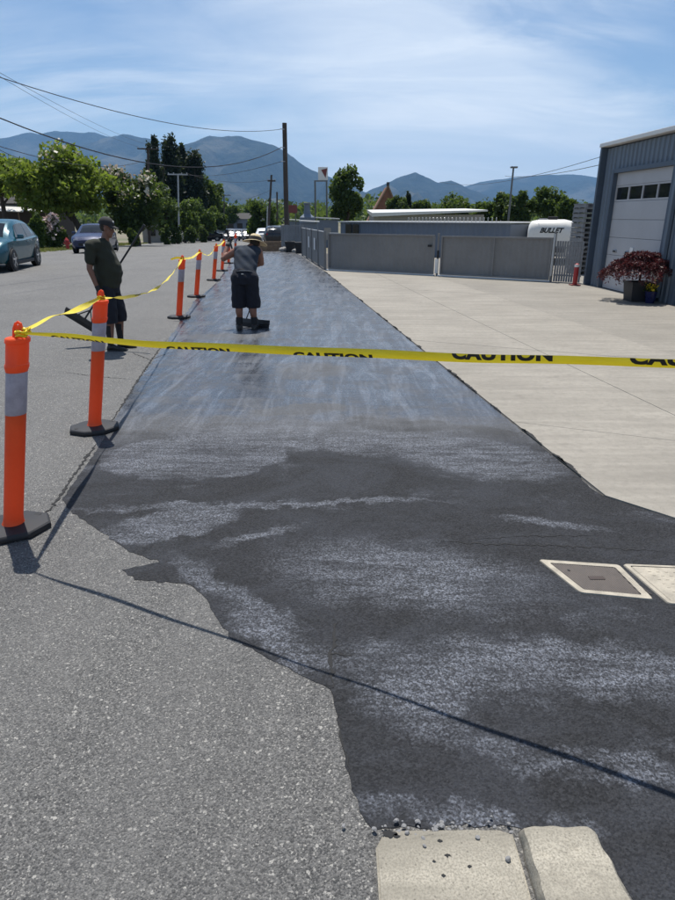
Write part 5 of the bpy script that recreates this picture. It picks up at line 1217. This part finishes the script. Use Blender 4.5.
# --- man with the cap, standing side-on, facing along +X
p1 = empty('person', (-2.98, 8.45, 0.0)); p1.scale = (.84, .90, .985); tag(p1, 'man in black cap, olive shirt and dark shorts holding a squeegee', 'person')
LB = []   # landmarks in his own frame
body = MB()
hip, chest, neck = Vector((-.02, 0, .86)), Vector((-.02, 0, 1.28)), Vector((.03, 0, 1.46)); headc = Vector((.065, 0, 1.575))
torso(body, [((-.03, 0, .80), .13, .15, X3, Y3), ((0, 0, .92), .17, .18, X3, Y3), ((.0, 0, 1.1), .17, .18, X3, Y3), ((-.03, 0, 1.28), .135, .185, X3, Y3), ((-.03, 0, 1.39), .09, .14, X3, Y3), ((0, 0, 1.44), .06, .065, X3, Y3)])
limb(body, [(0.0, 0, 1.40), (.03, 0, 1.47), (.05, 0, 1.53)], [.062, .058, .056])
fh, lh_, uh, Bh = head_shape(body, headc, (1, 0, -.16), (0.1, 0, 1), 1.0)
legs = {}
for sd, dx in ((1, .06), (-1, -.03)):
    limb(body, [(-.02, sd * .09, .84), (dx * .8 + .02, sd * .10, .47), (dx - .03, sd * .10, .10)], [.095, .062, .042])
    body.sphere((dx * .9 - .03, sd * .10, .33), (.058, .055, .12), 10, 8); legs[sd] = dx
# near (right) arm on -Y side
shR, elR, wrR = Vector((-.13, -.225, 1.37)), Vector((-.165, -.275, 1.085)), Vector((-.095, -.265, .86))
shL, elL, wrL = Vector((-.08, .225, 1.37)), Vector((-.12, .31, 1.10)), Vector((-.125, .31, .955))
limb(body, [(-.05, -.12, 1.37), shR, elR, wrR], [.07, .060, .045, .030]); limb(body, [(-.05, .12, 1.37), shL, elL, wrL], [.07, .060, .045, .030])
link_mesh('body', remeshed(body, 'body', .007, 3), 'skin', p1)
shirt = MB()
torso(shirt, [((-.035, 0, .83), .185, .205, X3, Y3), ((-.02, 0, .92), .205, .215, X3, Y3), ((.005, 0, 1.02), .215, .215, X3, Y3), ((0, 0, 1.12), .20, .212, X3, Y3), ((-.03, 0, 1.25), .168, .215, X3, Y3), ((-.04, 0, 1.36), .125, .19, X3, Y3), ((-.015, 0, 1.435), .078, .10, X3, Y3), ((0, 0, 1.455), .066, .07, X3, Y3)])
for s_, e_, sg_ in ((shR, elR, -1), (shL, elL, 1)):
    limb(shirt, [(-.05, sg_ * .12, 1.36), s_ + Z3 * -.005, s_.lerp(e_, .62)], [.085, .080, .076])
shirt_me = remeshed(shirt, 'shirt', .009, 3)
fold(shirt_me, lambda x, y, z: .006 * np.sin(z * 31 + y * 22) * np.cos(x * 25) + .003 * np.sin(z * 60 + x * 20 + y * 9))
link_mesh('shirt', shirt_me, 'olive', p1)
sh_ = MB()
torso(sh_, [((-.03, 0, .76), .165, .185, X3, Y3), ((-.025, 0, .90), .178, .195, X3, Y3)])
for sd, dx in ((1, .06), (-1, -.03)): limb(sh_, [(-.02, sd * .085, .83), (dx * .7 + .01, sd * .10, .56), (dx * .8 + .01, sd * .105, .40)], [.125, .114, .114])
sm_ = remeshed(sh_, 'shorts', .009, 3)
fold(sm_, lambda x, y, z: .007 * np.sin(z * 30 + x * 26 + y * 14) * np.cos(y * 19 + z * 9)); hem(sm_, .375)
link_mesh('shorts', sm_, 'navy', p1)
for sd, dx in ((1, .06), (-1, -.03)):
    MB().tube([(dx - .03, sd * .10, .08), (dx - .028, sd * .10, .14), (dx - .02, sd * .10, .34)], [.046, .047, .066], 14).build('sock', 'sock', p1, 60)  # sock carried up the shin, its black standing in for shade
    shoe(p1, (1, sd * .06, 0), (dx - .055, sd * .10, 0.001), 'leather', s=1.0)
cap = MB()
for k in range(9):
    pass
rings = []
cc = headc + uh * .045 - fh * .008
for t in np.linspace(0, 1, 8):
    rings.append(ell(cc + uh * (.004 + .088 * math.sin(t * PI / 2)), .112 * math.cos(t * PI / 2 * .97) + .003, .094 * math.cos(t * PI / 2 * .97) + .003, fh, lh_, 22))
cap.ring_loft([ell(cc - uh * .012, .113, .095, fh, lh_, 22)] + rings); co = cap.build('cap', 'capcloth', p1, 60)
bm_ = MB(); V0, V1 = [], []
for a in np.linspace(-1.15, 1.15, 13):
    i_ = cc + fh * .110 * math.cos(a) + lh_ * .093 * math.sin(a) - uh * .004; o_ = cc + fh * (.11 * math.cos(a) + .078 * math.cos(a * .8)) + lh_ * .088 * math.sin(a) - uh * (.022 + .014 * abs(math.sin(a)))
    V0.append(i_); V1.append(o_)
vs = V0 + V1 + [p - uh * .006 for p in V0] + [p - uh * .006 for p in V1]; n = 13
bm_.add(vs, [(i, i + 1, n + i + 1, n + i) for i in range(n - 1)] + [(2 * n + i, 3 * n + i, 3 * n + i + 1, 2 * n + i + 1) for i in range(n - 1)] + [(n + i, n + i + 1, 3 * n + i + 1, 3 * n + i) for i in range(n - 1)]); bm_.build('peak', 'capcloth', co, 60)
MB().sphere(cc + fh * .098 + uh * .035, (.012, .028, .02), 10, 8, Bh).build('badge', 'white_logo', co, 60); MB().sphere(cc + uh * .094, .008, 8, 6).build('button', 'capcloth', co)
hr = MB(); hr.sphere(headc + uh * .012 - fh * .03, (.078, .079, .075), 14, 10, Bh); link_mesh('hair', hr.mesh('hair', 60), 'hair', p1)
for sd in (1, -1): MB().sphere(headc + fh * .074 + lh_ * sd * .030 + uh * .004, .0115, 10, 8).build('eye', 'eye', p1, 60)
# squeegee in his own frame: blade behind and below, handle rising in front of his near side
Hlo = Vector((-.58, .27, .37)); Hhi = Vector((.53, .33, 1.60)); dH = (Hhi - Hlo).normalized()
hand_c = wrR + Vector((.035, .005, -.095)); hc2 = Hlo + dH * ((.87 - Hlo.z) / dH.z)
gl = MB(); limb(gl, [wrR, wrR.lerp(hand_c, .3)], [.034, .033]); grip_hand(gl, wrR.lerp(hand_c, .15), hand_c, (1, 0, .25), -1, .020, 1.1); link_mesh('glove', remeshed(gl, 'glove', .0045, 2), 'glove', p1)
gl = MB(); limb(gl, [wrL, wrL.lerp(hc2, .3)], [.034, .033]); grip_hand(gl, wrL.lerp(hc2, .2), hc2, dH, -1, .014, 1.08); link_mesh('glove', remeshed(gl, 'glove', .0045, 2), 'glove', p1)
def squeegee(label, loc, lo, hi, bl_dir, blen, bh, facing):
    root = empty('squeegee', loc); tag(root, label, 'squeegee', 'long handled squeegees'); lo, hi = Vector(lo), Vector(hi); d = (hi - lo).normalized(); b = Vector(bl_dir).normalized()
    MB().tube([lo, hi], .0145, 10).build('handle', 'handle', root, 50); MB().tube([hi - d * .13, hi + d * .01], .019, 10).build('grip', 'rubber', root, 50)
    Rb = ROT(b, facing); dn = Rb @ Vector((0, 0, -1))
    MB().box(lo + dn * bh * .12, (blen, .028, bh * .55), Rb, .008).build('blade_holder', 'handle', root); MB().box(lo + dn * bh * .55, (blen * .985, .012, bh * .62), Rb, .003).build('rubber_blade', 'rubber', root)
    for s in (-1, 1): MB().tube([lo + d * .17, lo + b * s * blen * .2], .009, 8).build('brace', 'handle', root)
    return root
squeegee('black squeegee held off the ground by the man with the black cap', p1.location, Hlo, Hhi, (.50, .10, -.32), .62, .13, (.35, -.2, 1)).scale = p1.scale

# --- worker in the straw hat, seen from behind, bent over his squeegee (faces +Y)
p2 = empty('person', (-1.42, 10.05, 0.005)); tag(p2, 'worker in straw hat, slate sleeveless shirt and navy shorts bending over a squeegee', 'person')
body = MB(); XL = Vector((1, 0, 0)); tl = Vector((0, .62, 1)).normalized(); tn = Vector((0, 1, -.62)).normalized()   # trunk axis, leaning forward
pel = Vector((-.02, 0.0, .80)); shc = Vector((.0, .27, 1.18)); hd2 = Vector((.115, .40, 1.275))
def trunk_rings(g): return [(pel + Vector((0, -.01, -.06)), .15 + g, .115 + g, X3, Y3), (pel + tl * .04, .165 + g, .12 + g, X3, tn), (pel.lerp(shc, .35), .155 + g, .115 + g, X3, tn), (pel.lerp(shc, .65), .165 + g, .118 + g, X3, tn), (pel.lerp(shc, .9), .175 + g, .105 + g, X3, tn), (shc + tl * .05, .12 + g * .5, .075 + g * .5, X3, tn)]
torso(body, trunk_rings(0)); limb(body, [shc + tl * .0, shc.lerp(hd2, .6), hd2 - Vector((0, 0, .03))], [.07, .056, .055])
f2, l2, u2, B2 = head_shape(body, hd2, (.10, 1, -.42), (0.05, .3, 1), .98)
for sd in (1, -1):
    limb(body, [(-.02 + sd * .085, .0, .80), (-.02 + sd * .105, .045, .44), (-.015 + sd * .115, -.015, .09)], [.098, .060, .042]); body.sphere((-.02 + sd * .112, -.012, .29), (.056, .06, .12), 10, 8)
shL2, elL2, wrL2 = shc + Vector((-.185, .0, -.015)), Vector((-.315, .33, 1.055)), Vector((-.275, .47, 1.235))
Plo, Phi = Vector((.04, .26, .10)), Vector((-.335, .52, 1.46)); dP = (Phi - Plo).normalized(); hcL = Plo + dP * ((1.31 - Plo.z) / dP.z); hcR = Plo + dP * ((.88 - Plo.z) / dP.z)
wrL2 = hcL + Vector((-.02, -.085, -.05)); elL2 = Vector((-.375, .27, 1.06))
shR2, elR2, wrR2 = shc + Vector((.185, .02, -.02)), Vector((.20, .44, .98)), hcR + Vector((.085, -.02, .02))
limb(body, [shc + Vector((-.09, 0, 0)), shL2, elL2, wrL2], [.075, .062, .046, .030]); limb(body, [shc + Vector((.09, 0, 0)), shR2, elR2, wrR2], [.075, .062, .046, .030])
link_mesh('body', remeshed(body, 'body', .007, 3), 'skin2', p2)
shirt = MB(); rg = trunk_rings(.024); rg[0] = (pel + Vector((0, -.005, .03)), .185, .15, X3, tn); torso(shirt, rg[:1] + rg[1:])
for sd in (-1, 1): limb(shirt, [shc + Vector((sd * .09, 0, -.005)), shc + Vector((sd * .145, .005, -.01))], [.09, .082])
sm_ = remeshed(shirt, 'shirt', .009, 3)
fold(sm_, lambda x, y, z: .007 * np.sin(z * 40 + x * 24) * np.cos(x * 17 + y * 8))
link_mesh('shirt', sm_, 'slate', p2)
sh_ = MB(); torso(sh_, [((-.02, -.01, .70), .185, .14, X3, Y3), ((-.02, -.005, .80), .195, .15, X3, Y3), (pel + tl * .05, .188, .142, X3, tn), (pel + tl * .09, .182, .138, X3, tn)])
for sd in (1, -1): limb(sh_, [(-.02 + sd * .085, 0, .78), (-.02 + sd * .105, .03, .52), (-.02 + sd * .116, .03, .37)], [.132, .115, .116])
sm_ = remeshed(sh_, 'shorts', .009, 3)
fold(sm_, lambda x, y, z: .007 * np.sin(z * 28 + x * 24) * np.cos(x * 21 + z * 11)); hem(sm_, .335)
link_mesh('shorts', sm_, 'navy', p2); MB().box((-.03, -.15, .86), (.035, .01, .012)).build('waist_label', 'white_logo', p2)
for sd in (1, -1):
    MB().tube([(-.015 + sd * .115, -.015, .08), (-.015 + sd * .115, -.013, .15), (-.016 + sd * .114, -.01, .19)], [.048, .05, .054], 14).build('sock', 'sock', p2, 60)
    shoe(p2, (sd * .18, 1, 0), (-.015 + sd * .115, -.045, 0.001), 'leather', 'boot', 1.08)
hat = MB(); hc = hd2 + u2 * .045; hu = (u2 + Vector((.10, -.18, 0))).normalized(); hf = (f2 - hu * f2.dot(hu)).normalized(); hl_ = hu.cross(hf)
prof = [(.098, .0), (.097, .03), (.092, .065), (.080, .09), (.055, .105), (.02, .11)]
hat.ring_loft([ell(hc + hu * z, r * 1.08, r, hf, hl_, 26) for r, z in prof]); ho_ = hat.build('straw_hat', 'straw', p2, 60)
br = MB(); nn_ = 36; rings = []
for r, dz in ((.095, .004), (.13, -.004), (.165, -.010), (.195, -.022), (.196, -.027), (.165, -.016), (.13, -.010), (.095, -.004)):
    rings.append([hc + hf * r * 1.06 * math.cos(2 * PI * j / nn_) + hl_ * r * math.sin(2 * PI * j / nn_) + hu * (dz + .014 * math.sin(2 * PI * j / nn_ * 2 + .6) * (r - .09) / .1) for j in range(nn_)])
br.ring_loft(rings, False); br.build('brim', 'straw', ho_, 60)
bd = MB(); bd.ring_loft([ell(hc + hu * z, r * 1.08, r, hf, hl_, 26) for r, z in ((.1005, .006), (.0998, .034), (.094, .062))], False); bd.build('hat_band', 'band', ho_, 60)
for sd in (1, -1): MB().sphere(hd2 + f2 * .073 + l2 * sd * .030 + u2 * .004, .0115, 10, 8).build('eye', 'eye', p2, 60)
MB().sphere(hd2 + u2 * .012 - f2 * .028, (.08, .079, .078), 14, 10, B2).build('hair', 'hair', p2, 60)
for wr_, c_, sd in ((wrL2, hcL, 1), (wrR2, hcR, -1)):
    gl = MB(); limb(gl, [wr_ - (c_ - wr_) * .15, wr_.lerp(c_, .3)], [.036, .034]); grip_hand(gl, wr_.lerp(c_, .15), c_, dP, sd, .0145, 1.15); link_mesh('glove', remeshed(gl, 'glove', .0045, 2), 'glove', p2)
squeegee('black squeegee pushed over wet sealer by the worker in the straw hat', p2.location, Plo, Phi, (.60, -.32, 0), .66, .14, (0, .25, 1))
# haze
mb = MB(); mb.box((0, 4800, 483), (24000, 14000, 974)); hz = mb.build('haze', None); tag(hz, 'pale blue summer haze filling the valley air', 'haze', kind='stuff')
hm = bpy.data.materials.new('valley_air'); hm.use_nodes = True; ht = hm.node_tree; ht.nodes.clear()
pv = ht.nodes.new('ShaderNodeVolumePrincipled'); pv.inputs['Color'].default_value = (0.30, 0.58, 1.0, 1); pv.inputs['Density'].default_value = 8.5e-5; pv.inputs['Anisotropy'].default_value = 0.2
ho = ht.nodes.new('ShaderNodeOutputMaterial'); ht.links.new(pv.outputs[0], ho.inputs['Volume'])
hz.data.materials.append(hm)
bpy.data.scenes.remove(TMP)
